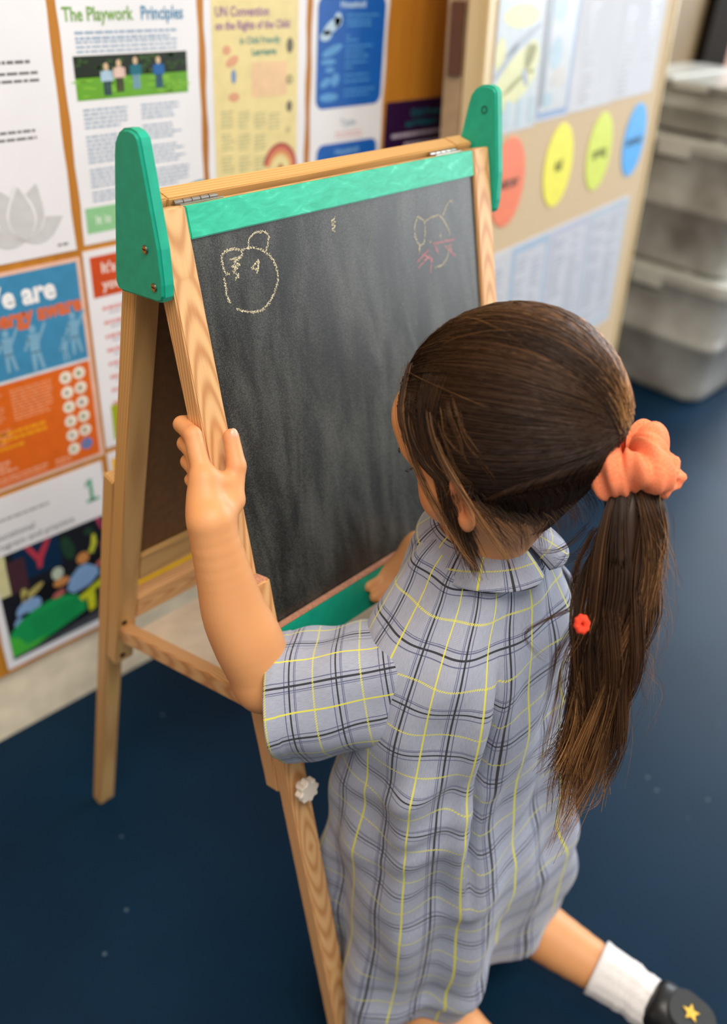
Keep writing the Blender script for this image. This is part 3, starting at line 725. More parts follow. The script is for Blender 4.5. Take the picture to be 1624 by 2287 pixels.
for u0 in (-.0122, WID + .0002):
    o = prism('side_plate', [(a, b) for a, b in ear], EO + EX * u0, EY, (0, 0, 1), EX, .012, M_GREEN_DARK, easel, .0022, 3)
    o['label'] = 'green painted rounded side plate'
def disc(name, c, axis, r, h, mat, parent, n=20, bev=0.0005):
    axis = Vector(axis).normalized(); a = axis.orthogonal().normalized(); b = axis.cross(a)
    return prism(name, [(r * math.cos(2 * math.pi * i / n), r * math.sin(2 * math.pi * i / n)) for i in range(n)], c, a, b, axis, h, mat, parent, bev, 2)
def eyz(y, z, u): return EO + EX * u + EY * y + Vector((0, 0, z))
for y, z in ((.0016, -.0280), (-.0066, -.0561)):
    for u0, sg in ((-.0121, -1), (WID + .0121, 1)):
        sc_ = disc('screw', eyz(y, z, u0), EX * sg, .0036, .0016, M_STEEL, easel, 18, .0009)
        box('screw_slot', (-.0020, -.0005, 0), (.0020, .0005, .0002), M_DARKSTEEL, sc_, 0, Matrix.Translation(eyz(y, z, u0 + sg * .0016)) @ Matrix((EX.cross(Vector((0, 0, 1))), Vector((0, 0, 1)), EX * sg)).transposed().to_4x4())
hole = eyz(.0117, .0345, WID + .0001)
bm = bmesh.new()
n = 24
rr_ = []
for ra, hh in ((.0040, .0), (.0040, .0005), (.0026, .0005), (.0026, .0)):
    rr_.append([bm.verts.new(hole + EY * ra * math.cos(2 * math.pi * i / n) + Vector((0, 0, ra * math.sin(2 * math.pi * i / n))) - EX * hh) for i in range(n)])
for k in range(3):
    for i in range(n): bm.faces.new((rr_[k][i], rr_[k][(i + 1) % n], rr_[k + 1][(i + 1) % n], rr_[k + 1][i]))
bm_obj('dowel_ring', bm, plain('dark_green', rgb(12, 92, 74), .6), easel)
for ua, ub in ((.030, .074), (.352, .396)):
    hg = None
    for k in range(5):
        a = ua + (ub - ua) * k / 5; b = ua + (ub - ua) * (k + 1) / 5 - .0006
        c = disc('hinge' if k == 0 else 'knuckle', FP(a, -.0017, .0205), EX, .0021, b - a, M_STEEL, easel if k == 0 else hg, 14, .0003)
        if k == 0: hg = c
    box('hinge_leaf', (ua, .0112, -.0002), (ub, .0204, .0006), M_STEEL, hg, 0, MF)
for u in US:
    # white lobed hand knob on the front of each front leg, bolt head behind
    c = FP(u, .568, -.0202)
    P = [((.0118 + .0013 * math.cos(8 * t)) * math.cos(t), (.0118 + .0013 * math.cos(8 * t)) * math.sin(t)) for t in [2 * math.pi * i / 84 for i in range(84)]]
    disc('knob_neck', c, -N1, .0052, .0070, M_KNOB, easel)
    prism('knob', P, c - N1 * .0068, EX, EX.cross(N1), -N1, .0105, M_KNOB, easel, .0016, 3) if False else prism('knob', P, c - N1 * .0068, EX, (-N1).cross(EX), -N1, .0105, M_KNOB, easel, .0016, 3)
    for v in (.531, .595):
        b = disc('bolt', RP(u - .004, v, 0.0), -N2, .0036, .0012, M_DARKSTEEL, easel, 16, .0004)
    disc('bolt', FP(u, .44, -.0201), -N1, .0026, .0010, M_DARKSTEEL, easel, 14, .0004)

def chalk_strokes(name, strokes, mat, wdt, dens, seed):
    r_ = random.Random(seed); V = []; F = []
    for st_ in strokes:
        pts = catmull(st_, max(6, len(st_) * 8)) if len(st_) > 2 else np.array(st_)
        L = 0
        for a, b in zip(pts[:-1], pts[1:]):
            d = np.linalg.norm(b - a); k = max(1, int(d / .0009 * dens))
            for i in range(k):
                t = r_.random(); c = a + (b - a) * t + np.array([r_.gauss(0, wdt * .33), r_.gauss(0, wdt * .33)])
                s = r_.uniform(.2, .55) * .0011; an = r_.random() * 3
                base = len(V)
                for q in range(4):
                    V.append(FP(c[0] + s * math.cos(an + q * 1.571), c[1] + s * r_.uniform(.6, 1.3) * math.sin(an + q * 1.571), .0040 - r_.random() * .0001))
                F.append((base, base + 1, base + 2, base + 3))
    o = mesh(name, V, F, mat, easel); return o
CW = [[(0.0747, 0.0496), (0.0767, 0.0463), (0.0717, 0.0418), (0.0636, 0.0412), (0.056, 0.0433), (0.0547, 0.0511), (0.0559, 0.0586), (0.0603, 0.0604)], [(0.0536, 0.0617), (0.0535, 0.069), (0.0534, 0.0764), (0.0549, 0.0832)], [(0.0608, 0.0892), (0.0707, 0.0943), (0.0826, 0.0971), (0.0905, 0.0961), (0.1009, 0.0897), (0.1097, 0.0791), (0.112, 0.0719), (0.1106, 0.0602), (0.1051, 0.0526), (0.0986, 0.0476), (0.0918, 0.0446), (0.0847, 0.0433), (0.0761, 0.0435)], [(0.0847, 0.0433), (0.0866, 0.0372), (0.0932, 0.033), (0.1019, 0.0326), (0.1086, 0.0365), (0.1068, 0.0427), (0.1028, 0.0493)], [(0.0629, 0.0491), (0.0749, 0.0487), (0.067, 0.0517), (0.0724, 0.0546), (0.0639, 0.0548), (0.0695, 0.0568), (0.0641, 0.0593), (0.0692, 0.0631), (0.0652, 0.065)], [(0.0931, 0.0553), (0.0847, 0.0598), (0.0903, 0.0622), (0.0935, 0.0559), (0.0896, 0.0654)], [(0.1913, 0.0357), (0.1851, 0.038), (0.1907, 0.0389), (0.1854, 0.041), (0.19, 0.0427), (0.1853, 0.0449), (0.1883, 0.0473)], [(0.3066, 0.0528), (0.3011, 0.0601), (0.2995, 0.0706), (0.3051, 0.0803), (0.3123, 0.0794), (0.3155, 0.069), (0.3151, 0.0591), (0.3066, 0.0528)], [(0.3167, 0.0605), (0.3223, 0.0581), (0.3351, 0.0565), (0.3421, 0.0584), (0.3485, 0.0657), (0.3547, 0.0756), (0.3549, 0.0802)], [(0.3458, 0.0586), (0.3544, 0.0489), (0.3604, 0.0454), (0.3638, 0.0481)], [(0.3531, 0.0889), (0.3499, 0.0986), (0.3395, 0.1069), (0.3264, 0.1078)], [(0.3051, 0.0803), (0.3039, 0.0889)], [(0.3219, 0.0795), (0.3239, 0.0808)], [(0.3401, 0.0743), (0.3395, 0.0786)], [(0.2713, 0.1323), (0.2653, 0.1377)], [(0.3337, 0.123), (0.3221, 0.1264)], [(0.2375, 0.0557), (0.2243, 0.0781), (0.2154, 0.0931)]]
CP = [[(0.2992, 0.0968), (0.3182, 0.0882)], [(0.3001, 0.1026), (0.3192, 0.094)], [(0.3106, 0.0912), (0.3237, 0.1005)], [(0.328, 0.0822), (0.3337, 0.0944)], [(0.3297, 0.0836), (0.3555, 0.0848), (0.363, 0.085)], [(0.3456, 0.0887), (0.361, 0.1019)], [(0.3552, 0.087), (0.3556, 0.0985)], [(0.3224, 0.0968), (0.3185, 0.1119)]]
chalk_strokes('chalk_bear', CW[:6], M_CHALK, .0017, 4.2, 1)
chalk_strokes('chalk_scribble', CW[6:7], M_CHALK, .0012, 3, 2)
chalk_strokes('chalk_mouse', CW[7:14], M_CHALK, .0013, 3.2, 3)
chalk_strokes('chalk_smear', CW[14:], M_CHALK_DIM, .0010, .8, 4)
chalk_strokes('chalk_whiskers', CP, M_CHALK_PINK, .0016, 4, 5)

#MARK_PERSON
# ------------------------------------------------------------------ person
HC = np.array([0.5250, 0.3472, 0.8390])
HS = 0.87                                   # head size
HF = np.array([-0.13, 0.815, -0.56]); HF /= np.linalg.norm(HF)
HU = np.array([-0.05, 0.56, 0.82]); HU -= HF * (HU @ HF); HU /= np.linalg.norm(HU)
HL = np.cross(HU, HF)                       # to the child's own left
HB = np.array([HF, HL, HU])
def hw(f, l, u): return HC + (f * HF + l * HL + u * HU) * 0.001 * HS        # head-space millimetres -> world
def hloc(P): return (np.asarray(P) - HC) @ HB.T * 1000 / HS

class SDF:
    def __init__(s, lo, hi, h):
        s.lo = np.array(lo, float); s.h = h
        s.n = np.ceil((np.array(hi) - s.lo) / h).astype(int) + 1
        s.V = np.full(s.n, 0.5, np.float32)
    def sub(s, lo, hi):
        a = np.clip(np.floor((np.asarray(lo) - s.lo) / s.h).astype(int), 0, s.n); b = np.clip(np.ceil((np.asarray(hi) - s.lo) / s.h).astype(int) + 1, 0, s.n)
        sl = tuple(slice(i, j) for i, j in zip(a, b))
        ax = [(s.lo[k] + s.h * np.arange(a[k], b[k])).astype(np.float32) for k in range(3)]
        return sl, np.meshgrid(*ax, indexing='ij')
    def put(s, sl, d, k, cut=False):
        o = s.V[sl]
        if cut:
            d = -d; h = np.clip(.5 - .5 * (o - d) / k, 0, 1); s.V[sl] = o * (1 - h) + d * h + k * h * (1 - h)
        else:
            h = np.clip(.5 + .5 * (o - d) / k, 0, 1); s.V[sl] = o * (1 - h) + d * h - k * h * (1 - h)
    def cone(s, a, b, ra, rb, k=.006, cut=False):
        a = np.asarray(a, float); b = np.asarray(b, float); m_ = max(ra, rb) + 2.5 * k + .008
        sl, (X, Y, Z) = s.sub(np.minimum(a, b) - m_, np.maximum(a, b) + m_)
        d = b - a; L2 = d @ d
        px, py, pz = X - a[0], Y - a[1], Z - a[2]
        t = np.clip((px * d[0] + py * d[1] + pz * d[2]) / L2, 0, 1)
        q = np.sqrt((px - t * d[0]) ** 2 + (py - t * d[1]) ** 2 + (pz - t * d[2]) ** 2) - (ra + (rb - ra) * t)
        s.put(sl, q.astype(np.float32), k, cut)
    def chain(s, pts, rad, k=.006, kk=None):
        for i in range(len(pts) - 1): s.cone(pts[i], pts[i + 1], rad[i], rad[i + 1], k if i == 0 or kk is None else kk)
    def tube(s, pts, rad, k=.012, n=14):
        c = catmull(pts, n); r_ = np.interp(np.linspace(0, 1, n), np.linspace(0, 1, len(rad)), rad)
        r_ = np.convolve(np.pad(r_, 1, 'edge'), [.25, .5, .25], 'valid')
        for i in range(n - 1): s.cone(c[i], c[i + 1], r_[i], r_[i + 1], k if i == 0 else .0012)
    def ell(s, c, r, B=None, k=.006, cut=False):
        c = np.asarray(c, float); r = np.asarray(r, float); B = np.eye(3) if B is None else np.asarray(B)
        m_ = r.max() + 2.5 * k + .008
        sl, (X, Y, Z) = s.sub(c - m_, c + m_)
        P = [(X - c[0]) * B[i][0] + (Y - c[1]) * B[i][1] + (Z - c[2]) * B[i][2] for i in range(3)]
        k0 = np.sqrt(sum((P[i] / r[i]) ** 2 for i in range(3))); k1 = np.sqrt(sum((P[i] / r[i] ** 2) ** 2 for i in range(3)))
        q = k0 * (k0 - 1) / np.maximum(k1, 1e-6)
        s.put(sl, q.astype(np.float32), k, cut)
    def surface(s):
        V = s.V; I = V < 0
        n = V.shape
        c = np.zeros(tuple(i - 1 for i in n), np.uint8)
        for i in (0, 1):
            for j in (0, 1):
                for k in (0, 1): c += I[i:n[0] - 1 + i, j:n[1] - 1 + j, k:n[2] - 1 + k]
        cells = np.argwhere((c > 0) & (c < 8))
        idx = np.full(c.shape, -1, np.int32); idx[tuple(cells.T)] = np.arange(len(cells))
        acc = np.zeros((len(cells), 3)); cnt = np.zeros(len(cells))
        corners = [(i, j, k) for i in (0, 1) for j in (0, 1) for k in (0, 1)]
        for A in corners:
            for d in range(3):
                if A[d]: continue
                Bc = list(A); Bc[d] = 1
                va = V[tuple((cells + A).T)]; vb = V[tuple((cells + Bc).T)]
                mm = (va < 0) != (vb < 0)
                t = va[mm] / (va[mm] - vb[mm]); p = np.tile(np.array(A, float), (mm.sum(), 1)); p[:, d] = t
                acc[mm] += p; cnt[mm] += 1
        verts = s.lo + s.h * (cells + acc / cnt[:, None])
        faces = []
        for d in range(3):
            e1, e2 = (d + 1) % 3, (d + 2) % 3
            sl0 = [slice(1, -1)] * 3; sl0[d] = slice(0, -1); sl1 = [slice(1, -1)] * 3; sl1[d] = slice(1, None)
            a = I[tuple(sl0)]; b = I[tuple(sl1)]
            for sgn in (0, 1):
                E = np.argwhere(a & ~b if sgn == 0 else b & ~a)
                off = np.array([1, 1, 1]); off[d] = 0
                E = E + off
                u = np.zeros(3, int); u[e1] = 1; v = np.zeros(3, int); v[e2] = 1
                q = np.stack([idx[tuple((E - u - v).T)], idx[tuple((E - v).T)], idx[tuple(E.T)], idx[tuple((E - u).T)]], 1)
                faces.append(q if sgn == 0 else q[:, ::-1])
        return verts, np.vstack(faces)

def smooth_verts(v, f, it=2, lam=.5):
    e = np.vstack([f[:, [0, 1]], f[:, [1, 2]], f[:, [2, 3]], f[:, [3, 0]]])
    for _ in range(it):
        acc = np.zeros_like(v); cnt = np.zeros(len(v))
        for i, j in ((0, 1), (1, 0)):
            for k in range(3): acc[:, k] += np.bincount(e[:, i], v[e[:, j], k], len(v))
            cnt += np.bincount(e[:, i], minlength=len(v))
        v = v + lam * (acc / cnt[:, None] - v)
    return v
def np_mesh(name, v, f, mat, parent, smooth=True):
    me = bpy.data.meshes.new(name); n = f.shape[1]
    me.vertices.add(len(v)); me.vertices.foreach_set('co', np.asarray(v, np.float32).ravel())
    me.loops.add(f.size); me.loops.foreach_set('vertex_index', f.astype(np.int32).ravel())
    me.polygons.add(len(f)); me.polygons.foreach_set('loop_start', np.arange(0, f.size, n, dtype=np.int32))
    me.polygons.foreach_set('loop_total', np.full(len(f), n, np.int32))
    me.update(calc_edges=True)
    if smooth: me.polygons.foreach_set('use_smooth', np.ones(len(f), bool))
    return link(name, me, mat, parent)

person = empty('person', (0.55, 0.36, 0), 'child in a grey plaid school dress kneeling and holding the easel', 'person')
G = SDF((0.28, -0.03, -0.01), (0.80, 0.62, 1.00), 0.0021)
# --- trunk and neck
NB = np.array([.545, .356, .706])
G.ell((.530, .352, .60), (.094, .060, .10), k=.01)
G.ell((.532, .352, .47), (.090, .066, .13), k=.03)
G.ell((.535, .345, .345), (.105, .088, .09), k=.03)
G.cone((.482, .352, .622), (.600, .352, .622), .031, .031, .03)
G.chain([NB - (0, 0, .03), NB, hw(-20, 0, -52)], [.046, .036, .037], .02)
# --- head
def HE(c, r, k=.008, cut=False, B=None): G.ell(hw(*c), np.array(r) * .001 * HS, HB if B is None else B, k, cut)
HE((-6, 0, 14), (93, 73, 82), .012)
HE((34, 0, -30), (52, 57, 64), .02)
for sgn in (1, -1):
    HE((54, 31 * sgn, -47), (29, 27, 27), .014)
    HE((60, 26 * sgn, 6), (24, 26, 16), .01)
HE((68, 0, 30), (24, 46, 32), .014)
HE((66, 0, -86), (22, 22, 17), .014)
HE((20, 0, -74), (56, 44, 24), .02)
HE((88, 0, -20), (9, 6, 16), .008); HE((95, 0, -37), (10, 9, 8), .006)
for sgn in (1, -1): HE((89, 8 * sgn, -40), (7, 6, 6), .004)
for sgn in (1, -1): HE((91, 30 * sgn, -13), (11, 16, 9), .006, True)
HE((84, 0, -60), (8, 17, 6), .004); HE((82, 0, -70), (9, 15, 6), .004)
HE((93, 0, -65), (5, 16, 1.6), .003, True)
# ears
for sgn in (1, -1):
    EB = np.array([HF * math.cos(.5) - sgn * HL * math.sin(.5), HL * sgn * math.cos(.5) + HF * math.sin(.5), HU])
    HE((10, 74 * sgn, -46), (15, 5, 25), .004, B=EB)
    HE((11, 79 * sgn, -44), (8, 5, 16), .004, True, B=EB)
    HE((15, 74 * sgn, -64), (8, 5, 9), .004, B=EB)
# --- her left arm, gripping the stile
SL = np.array([.462, .352, .602]); EL = np.array([0.3668, 0.4442, 0.5868]); WL = np.array([0.3533, 0.4986, 0.7416])
def between(a, b, t): return np.asarray(a) * (1 - t) + np.asarray(b) * t
G.tube([SL, between(SL, EL, .5), EL], [.030, .0255, .0270], .012)
SCR_R = np.array([.7053, -.7064, .0602])
G.tube([EL, between(EL, WL, .25) - SCR_R * .003, between(EL, WL, .45) - SCR_R * .0065, between(EL, WL, .70) - SCR_R * .004, WL], [.0285, .0315, .0285, .0235, .0195], .010, 18)
def fp(u, v, n): return np.array(FP(u, v, n))
palm = [fp(-.0175, .214, -.0130), fp(-.0205, .231, -.008), fp(-.0205, .247, -.002), fp(-.0190, .262, .004)]
for q, rr in zip(palm, (.0105, .0100, .0096, .0088)):
    G.cone(WL, q, .0160, rr, .006)
G.cone(palm[0], palm[3], .0095, .0085, .008)
G.ell(between(WL, palm[1], .66) + np.array(EX) * .004, (.0175, .011, .022), np.array([EX, N1, D1]), .012)
FING = [[(-.0085, .181, .004), (-.002, .177, .0275), (.012, .179, .0290)],
        [(-.0086, .199, .007), (-.002, .195, .0285), (.014, .197, .0290)],
        [(-.0088, .215, .010), (-.003, .212, .0285), (.013, .213, .0290)],
        [(-.0086, .231, .012), (-.004, .229, .0280), (.009, .230, .0285)]]
for q, fg, rr in zip(palm, FING, (.0080, .0078, .0075, .0068)):
    pts = [q] + [fp(*a) for a in fg]
    G.chain(pts, [rr * 1.12, rr, rr * .95, rr * .82], .004, .002)
TH = [between(WL, fp(-.009, .25, -.022), .55), fp(.0005, .2400, -.0205), fp(.0145, .2140, -.0175), fp(.0205, .1900, -.0095)]
G.chain([palm[0], fp(.0015, .2240, -.0185), TH[1]], [.0085, .0070, .0095], .008)
G.chain(TH, [.0135, .0105, .0085, .0072], .009, .003)
# --- her right arm, hand resting on the lower rail
SR = np.array([.606, .352, .602]); ER = np.array([.690, .410, .548]); WR = np.array([0.6061, 0.4702, 0.6047])
G.tube([SR, between(SR, ER, .5), ER], [.036, .033, .0285], .012)
G.tube([ER, between(ER, WR, .3), WR], [.0285, .0280, .0185], .008)
hx = (np.array([0.5586, 0.4688, 0.5609]) - WR); hx /= np.linalg.norm(hx); hz = np.cross(hx, [0, 1, .2]); hz /= np.linalg.norm(hz); hy = np.cross(hz, hx)
def hp(a, b, c): return WR + hx * a + hy * b + hz * c
for k, b in enumerate((-.018, -.006, .006, .017)):
    G.cone(WR, hp(.042, b, 0), .016, .010, .009)
for k, (b, L) in enumerate(((-.019, .028), (-.006, .031), (.0065, .029), (.018, .023))):
    G.chain([hp(.042, b, 0), hp(.042 + L * .55, b * 1.1, -.006), hp(.042 + L * .95, b * 1.1, -.018)], [.0085, .0076, .0064], .004, .002)
G.chain([hp(.012, -.014, 0), hp(.028, -.028, -.006), hp(.045, -.032, -.012)], [.012, .0088, .0070], .008, .003)
# --- legs: kneeling, shins back along the floor
HIPZ = .335
for sx, kx, ax, az in ((.500, .490, .500, .048), (.582, .652, .7000, .054)):
    hip = np.array([sx, .345, HIPZ]); knee = np.array([kx, .385, .062]); ank = np.array([ax, .125, az])
    G.tube([hip, between(hip, knee, .5), knee], [.064, .056, .043], .02)
    G.tube([knee, between(knee, ank, .35) + (0, 0, .004), between(knee, ank, .7), ank], [.042, .042, .034, .026], .012)
    G.chain([ank, ank + (.006, -.045, -.008), ank + (.012, -.110, -.028)], [.026, .024, .018], .012)
bv, bf = G.surface(); del G.V
bv = smooth_verts(bv, bf, 2)
body = np_mesh('body', bv, bf, M_SKIN, person)
hl = hloc(bv)
tint = np.zeros(len(bv), np.float32)
lip = ((hl[:, 1] / 18) ** 2 + ((hl[:, 2] + 65) / 8.5) ** 2 < 1) & (hl[:, 0] > 78); tint[lip] = .75
chk = np.exp(-(((hl[:, 0] - 70) / 26) ** 2 + ((np.abs(hl[:, 1]) - 42) / 18) ** 2 + ((hl[:, 2] + 46) / 20) ** 2)); tint = np.maximum(tint, .28 * chk)
ear_ = np.exp(-(((hl[:, 0] - 10) / 16) ** 2 + ((np.abs(hl[:, 1]) - 77) / 8) ** 2 + ((hl[:, 2] + 46) / 26) ** 2)); tint = np.maximum(tint, .45 * ear_)
for q in palm + [fp(*FING[0][0]), TH[2]]:
    tint = np.maximum(tint, .30 * np.exp(-(np.sum((bv - q) ** 2, 1) / .009 ** 2)))
tint = np.maximum(tint, .35 * np.exp(-(np.sum((bv - TH[3]) ** 2, 1) / .010 ** 2)))
at = body.data.attributes.new('Tint', 'FLOAT', 'POINT'); at.data.foreach_set('value', tint.astype(np.float32))

def ellipsoid(name, c, r, B, mat, parent, nu=20, nv=12):
    V = []
    for j in range(nv + 1):
        th = math.pi * j / nv
        for i in range(nu):
            ph = 2 * math.pi * i / nu
            V.append(np.asarray(c) + r[0] * math.sin(th) * math.cos(ph) * B[0] + r[1] * math.sin(th) * math.sin(ph) * B[1] + r[2] * math.cos(th) * B[2])
    F = [(j * nu + i, j * nu + (i + 1) % nu, (j + 1) * nu + (i + 1) % nu, (j + 1) * nu + i) for j in range(nv) for i in range(nu)]
    return mesh(name, V, F, mat, parent, True)
M_NAIL = plain('nail', rgb(236, 178, 150), .28, .02, 60)
# thumb nail
td = TH[3] - TH[2]; td /= np.linalg.norm(td); tn = np.cross(td, [0.2, -1, 0.3]); tn /= np.linalg.norm(tn); tb = np.cross(tn, td)
vdir = np.array([0, 0, 1.17]) - TH[3]; vdir /= np.linalg.norm(vdir); nn = vdir + np.array(EX) * .55; nn -= td * (nn @ td); nn /= np.linalg.norm(nn); sd = np.cross(td, nn)
o = ellipsoid('thumb_nail', TH[3] + td * .0012 + nn * .0052, (.0052, .0040, .0020), np.array([td, sd, nn]), M_NAIL, person)
M_EYE = plain('eye_white', rgb(236, 232, 228), .15, .01, 60); M_IRIS = plain('iris', rgb(70, 44, 26), .1, .1, 400)
for sgn in (1, -1):
    ec = hw(70.5, 29 * sgn, -14)
    e_ = ellipsoid('eye', ec, (.0095, .0095, .0095), HB, M_EYE, person)
    ellipsoid('iris', ec + HF * .0072 - HU * .001, (.0030, .0052, .0052), HB, M_IRIS, e_)
    V = []; F = []
    for k in range(16):
        a = -1.1 + 2.2 * k / 15
        b0 = ec + .0102 * (HF * math.cos(a) * .95 + HL * math.sin(a)) + HU * .0022; b1 = b0 + (HF * math.cos(a) + HL * math.sin(a)) * .006 - HU * .001; b2 = b1 + (HF * math.cos(a) + HL * math.sin(a)) * .002 + HU * .002
        for p_, q_ in ((b0, b1), (b1, b2)):
            s_ = len(V); V += [p_ + HL * .0003, p_ - HL * .0003, q_, p_ + HU * .0004]; F += [(s_, s_ + 1, s_ + 2), (s_, s_ + 2, s_ + 3), (s_ + 1, s_ + 3, s_ + 2)]
    mesh('eyelashes', V, F, ink(20, 14, 12), e_)
    V = []; F = []
    for k in range(60):                                             # eyebrow
        t_ = (k % 30) / 29; lb, ub = (14 + 28 * t_) * sgn, 5 + 4 * math.sin(t_ * 2.4) + RNG.normal(0, 1.0); nr_ = (np.abs(hl[:, 1] - lb) < 3) & (np.abs(hl[:, 2] - ub) < 3); b0 = hw(hl[nr_, 0].max() + .2, lb, ub); b1 = b0 + (HL * sgn * .75 + HU * .35 - HF * .35) * .0052
        s_ = len(V); V += [b0 - HU * .0003, b0 + HU * .0003, b1, b0 + HF * .0005]; F += [(s_, s_ + 1, s_ + 2), (s_, s_ + 2, s_ + 3), (s_ + 1, s_ + 3, s_ + 2)]
    mesh('eyebrow', V, F, ink(44, 28, 18), person)

# --- hair
HCAX = np.array([107., 79., 90.]); HCC = np.array([-18., 0., 13.])
def hull(d, lift=0.0):
    """point of the hair surface in direction d (head space), lifted by lift millimetres"""
    d = d / np.linalg.norm(d, axis=-1, keepdims=True)
    p = HCC + d * HCAX
    nrm = d / HCAX; nrm /= np.linalg.norm(nrm, axis=-1, keepdims=True)
    return p + nrm * (np.asarray(lift)[..., None] if np.ndim(lift) else lift)
def to_world(p): return HC + (p @ HB) * .001 * HS
PB = np.array([-.90, 0.0, -.44]); PB /= np.linalg.norm(PB)           # where the ponytail is gathered
def in_hair(p):
    f, l, u = p[..., 0], np.abs(p[..., 1]), p[..., 2]
    fr = np.where(u > 40, 78 - (u - 40) * .1, 66 - (40 - u) * .28)     # front hairline
    fr = np.where(u < -10, 52 - (-10 - u) * .62, fr)
    fr = np.where(u > 66, 200, fr)
    low = np.where(f > 12, -48, -48 - (12 - f) * .55)
    low = np.where(f < -15, -66 - (-15 - f) * 2, low)
    low = np.maximum(low, -95)
    return (f < fr) & (u > low)
# cap under the strands
nu, nv = 96, 64; V = []; keep = np.zeros((nv + 1, nu), bool)
dirs = np.array([[[math.sin(math.pi * j / nv) * math.cos(2 * math.pi * i / nu), math.sin(math.pi * j / nv) * math.sin(2 * math.pi * i / nu), math.cos(math.pi * j / nv)] for i in range(nu)] for j in range(nv + 1)])
cp = hull(dirs, -2.0); keep = in_hair(cp)
F = []
for j in range(nv):
    for i in range(nu):
        q = ((j, i), (j + 1, i), (j + 1, (i + 1) % nu), (j, (i + 1) % nu))
        if all(keep[a] for a in q): F.append([a * nu + b for a, b in q])
cap = np_mesh('hair', to_world(cp.reshape(-1, 3)), np.array(F), M_HAIR, person)
ca = cap.data.color_attributes.new('Col', 'FLOAT_COLOR', 'POINT')
ca.data.foreach_set('color', np.tile(np.array(rgb(34, 22, 14), np.float32), len(cap.data.vertices)))

HAIR_DARK = np.array(rgb(34, 20, 11)[:3]); HAIR_MID = np.array(rgb(84, 54, 29)[:3]); HAIR_GOLD = np.array(rgb(206, 152, 96)[:3])
def strands(name, paths, rad, cols, parent, sides=3):
    """paths (S, K, 3) world; rad (S, K); cols (S, K, 3) -> one mesh of thin tubes"""
    S, K = paths.shape[:2]
    tg = np.gradient(paths, axis=1); tg /= np.linalg.norm(tg, axis=2, keepdims=True) + 1e-9
    ref = np.zeros_like(tg); ref[..., 0] = .3; ref[..., 1] = .4; ref[..., 2] = .87
    a = np.cross(tg, ref); a /= np.linalg.norm(a, axis=2, keepdims=True) + 1e-9; b = np.cross(tg, a)
    V = np.empty((S, K, sides, 3))
    for i in range(sides):
        t = 2 * math.pi * i / sides; V[:, :, i] = paths + (a * math.cos(t) + b * math.sin(t)) * rad[..., None]
    base = (np.arange(S) * K * sides)[:, None, None] + (np.arange(K - 1) * sides)[None, :, None] + np.arange(sides)[None, None, :]
    nx = (np.arange(S) * K * sides)[:, None, None] + (np.arange(K - 1) * sides)[None, :, None] + ((np.arange(sides) + 1) % sides)[None, None, :]
    f = np.stack([base, nx, nx + sides, base + sides], -1).reshape(-1, 4)
    o_ = np_mesh(name, V.reshape(-1, 3), f, M_HAIR, parent)
    c4 = np.ones((S, K, sides, 4), np.float32); c4[..., :3] = cols[:, :, None, :]
    at_ = o_.data.color_attributes.new('Col', 'FLOAT_COLOR', 'POINT'); at_.data.foreach_set('color', c4.ravel())
    return o_
def slerp(a, b, t):
    """a (S,3), b (S,3), t (K,) -> (S,K,3) on the unit sphere"""
    w_ = np.arccos(np.clip(np.sum(a * b, 1), -.9999, .9999))[:, None, None]; t = t[None, :, None]
    return (np.sin((1 - t) * w_) * a[:, None] + np.sin(t * w_) * b[:, None]) / np.sin(w_)
def unit(x): return x / np.linalg.norm(x, axis=-1, keepdims=True)
# strands swept back to the ponytail, starting all over the hair area, most at its edge
cand = unit(RNG.normal(size=(60000, 3))); pp = hull(cand); ok_ = in_hair(pp); cand = cand[ok_]
ang = np.arccos(np.clip(cand @ PB, -1, 1))
pr = np.clip((ang - .25) / 1.6, 0.05, 1) ** 1.3; cand = cand[RNG.random(len(cand)) < pr * 1.0][:11000]
S = len(cand); K = 14
end = unit(PB + RNG.normal(size=(S, 3)) * .035)
# locks: neighbouring strands share colour and lift
lockc = unit(RNG.normal(size=(170, 3))); lk = np.argmax(cand @ lockc.T, 1)
lock_gold = np.clip(RNG.beta(.8, 2.4, 170), 0, 1); lock_lift = RNG.normal(0, .8, 170)
D = slerp(cand, end, np.linspace(0, 1, K))
wob = unit(np.cross(cand, PB))[:, None, :] * (np.sin(np.linspace(0, 3.1, K))[None, :, None] * (RNG.normal(0, .018, S)[:, None, None] + (RNG.normal(0, .03, 170)[lk])[:, None, None]))
sag = np.array([0, 0, -1.0]) * (np.sin(np.linspace(0, math.pi, K))[None, :, None] * (.06 * np.clip(cand[:, 0], 0, 1))[:, None, None])
D = unit(D + wob + sag)
lift = RNG.uniform(-1.0, 2.2, S)[:, None] + lock_lift[lk][:, None] * np.sin(np.linspace(.3, 2.8, K))[None]
lift[:, 0] = -2.5
tt = np.linspace(0, 1, K)
lift = lift + 8 * tt[None] ** 5
paths = to_world(hull(D, lift))
g = np.clip(.06 + .95 * lock_gold[lk][:, None] * (.25 + .75 * np.sin(np.linspace(.1, 2.9, K))[None]) + RNG.normal(0, .10, S)[:, None], 0, 1)
def hcol(g): return np.where(g[..., None] < .5, HAIR_DARK + (HAIR_MID - HAIR_DARK) * g[..., None] * 2, HAIR_MID + (HAIR_GOLD - HAIR_MID) * (g[..., None] - .5) * 2)
lit_zone = np.clip(.18 + 1.5 * np.clip(-D[..., 0] * .55 + D[..., 2] * .6 - D[..., 1] * .30, 0, 1), 0, 1.3)  # more gold at back, top and right: window highlight painted into the colour
g = np.clip(.05 + (g - .02) * lit_zone, 0, 1)
rad = np.full((S, K), .00026) * RNG.uniform(.8, 1.5, S)[:, None]
so = strands('swept_strands', paths, rad, hcol(g), cap); so['kind'] = 'stuff'
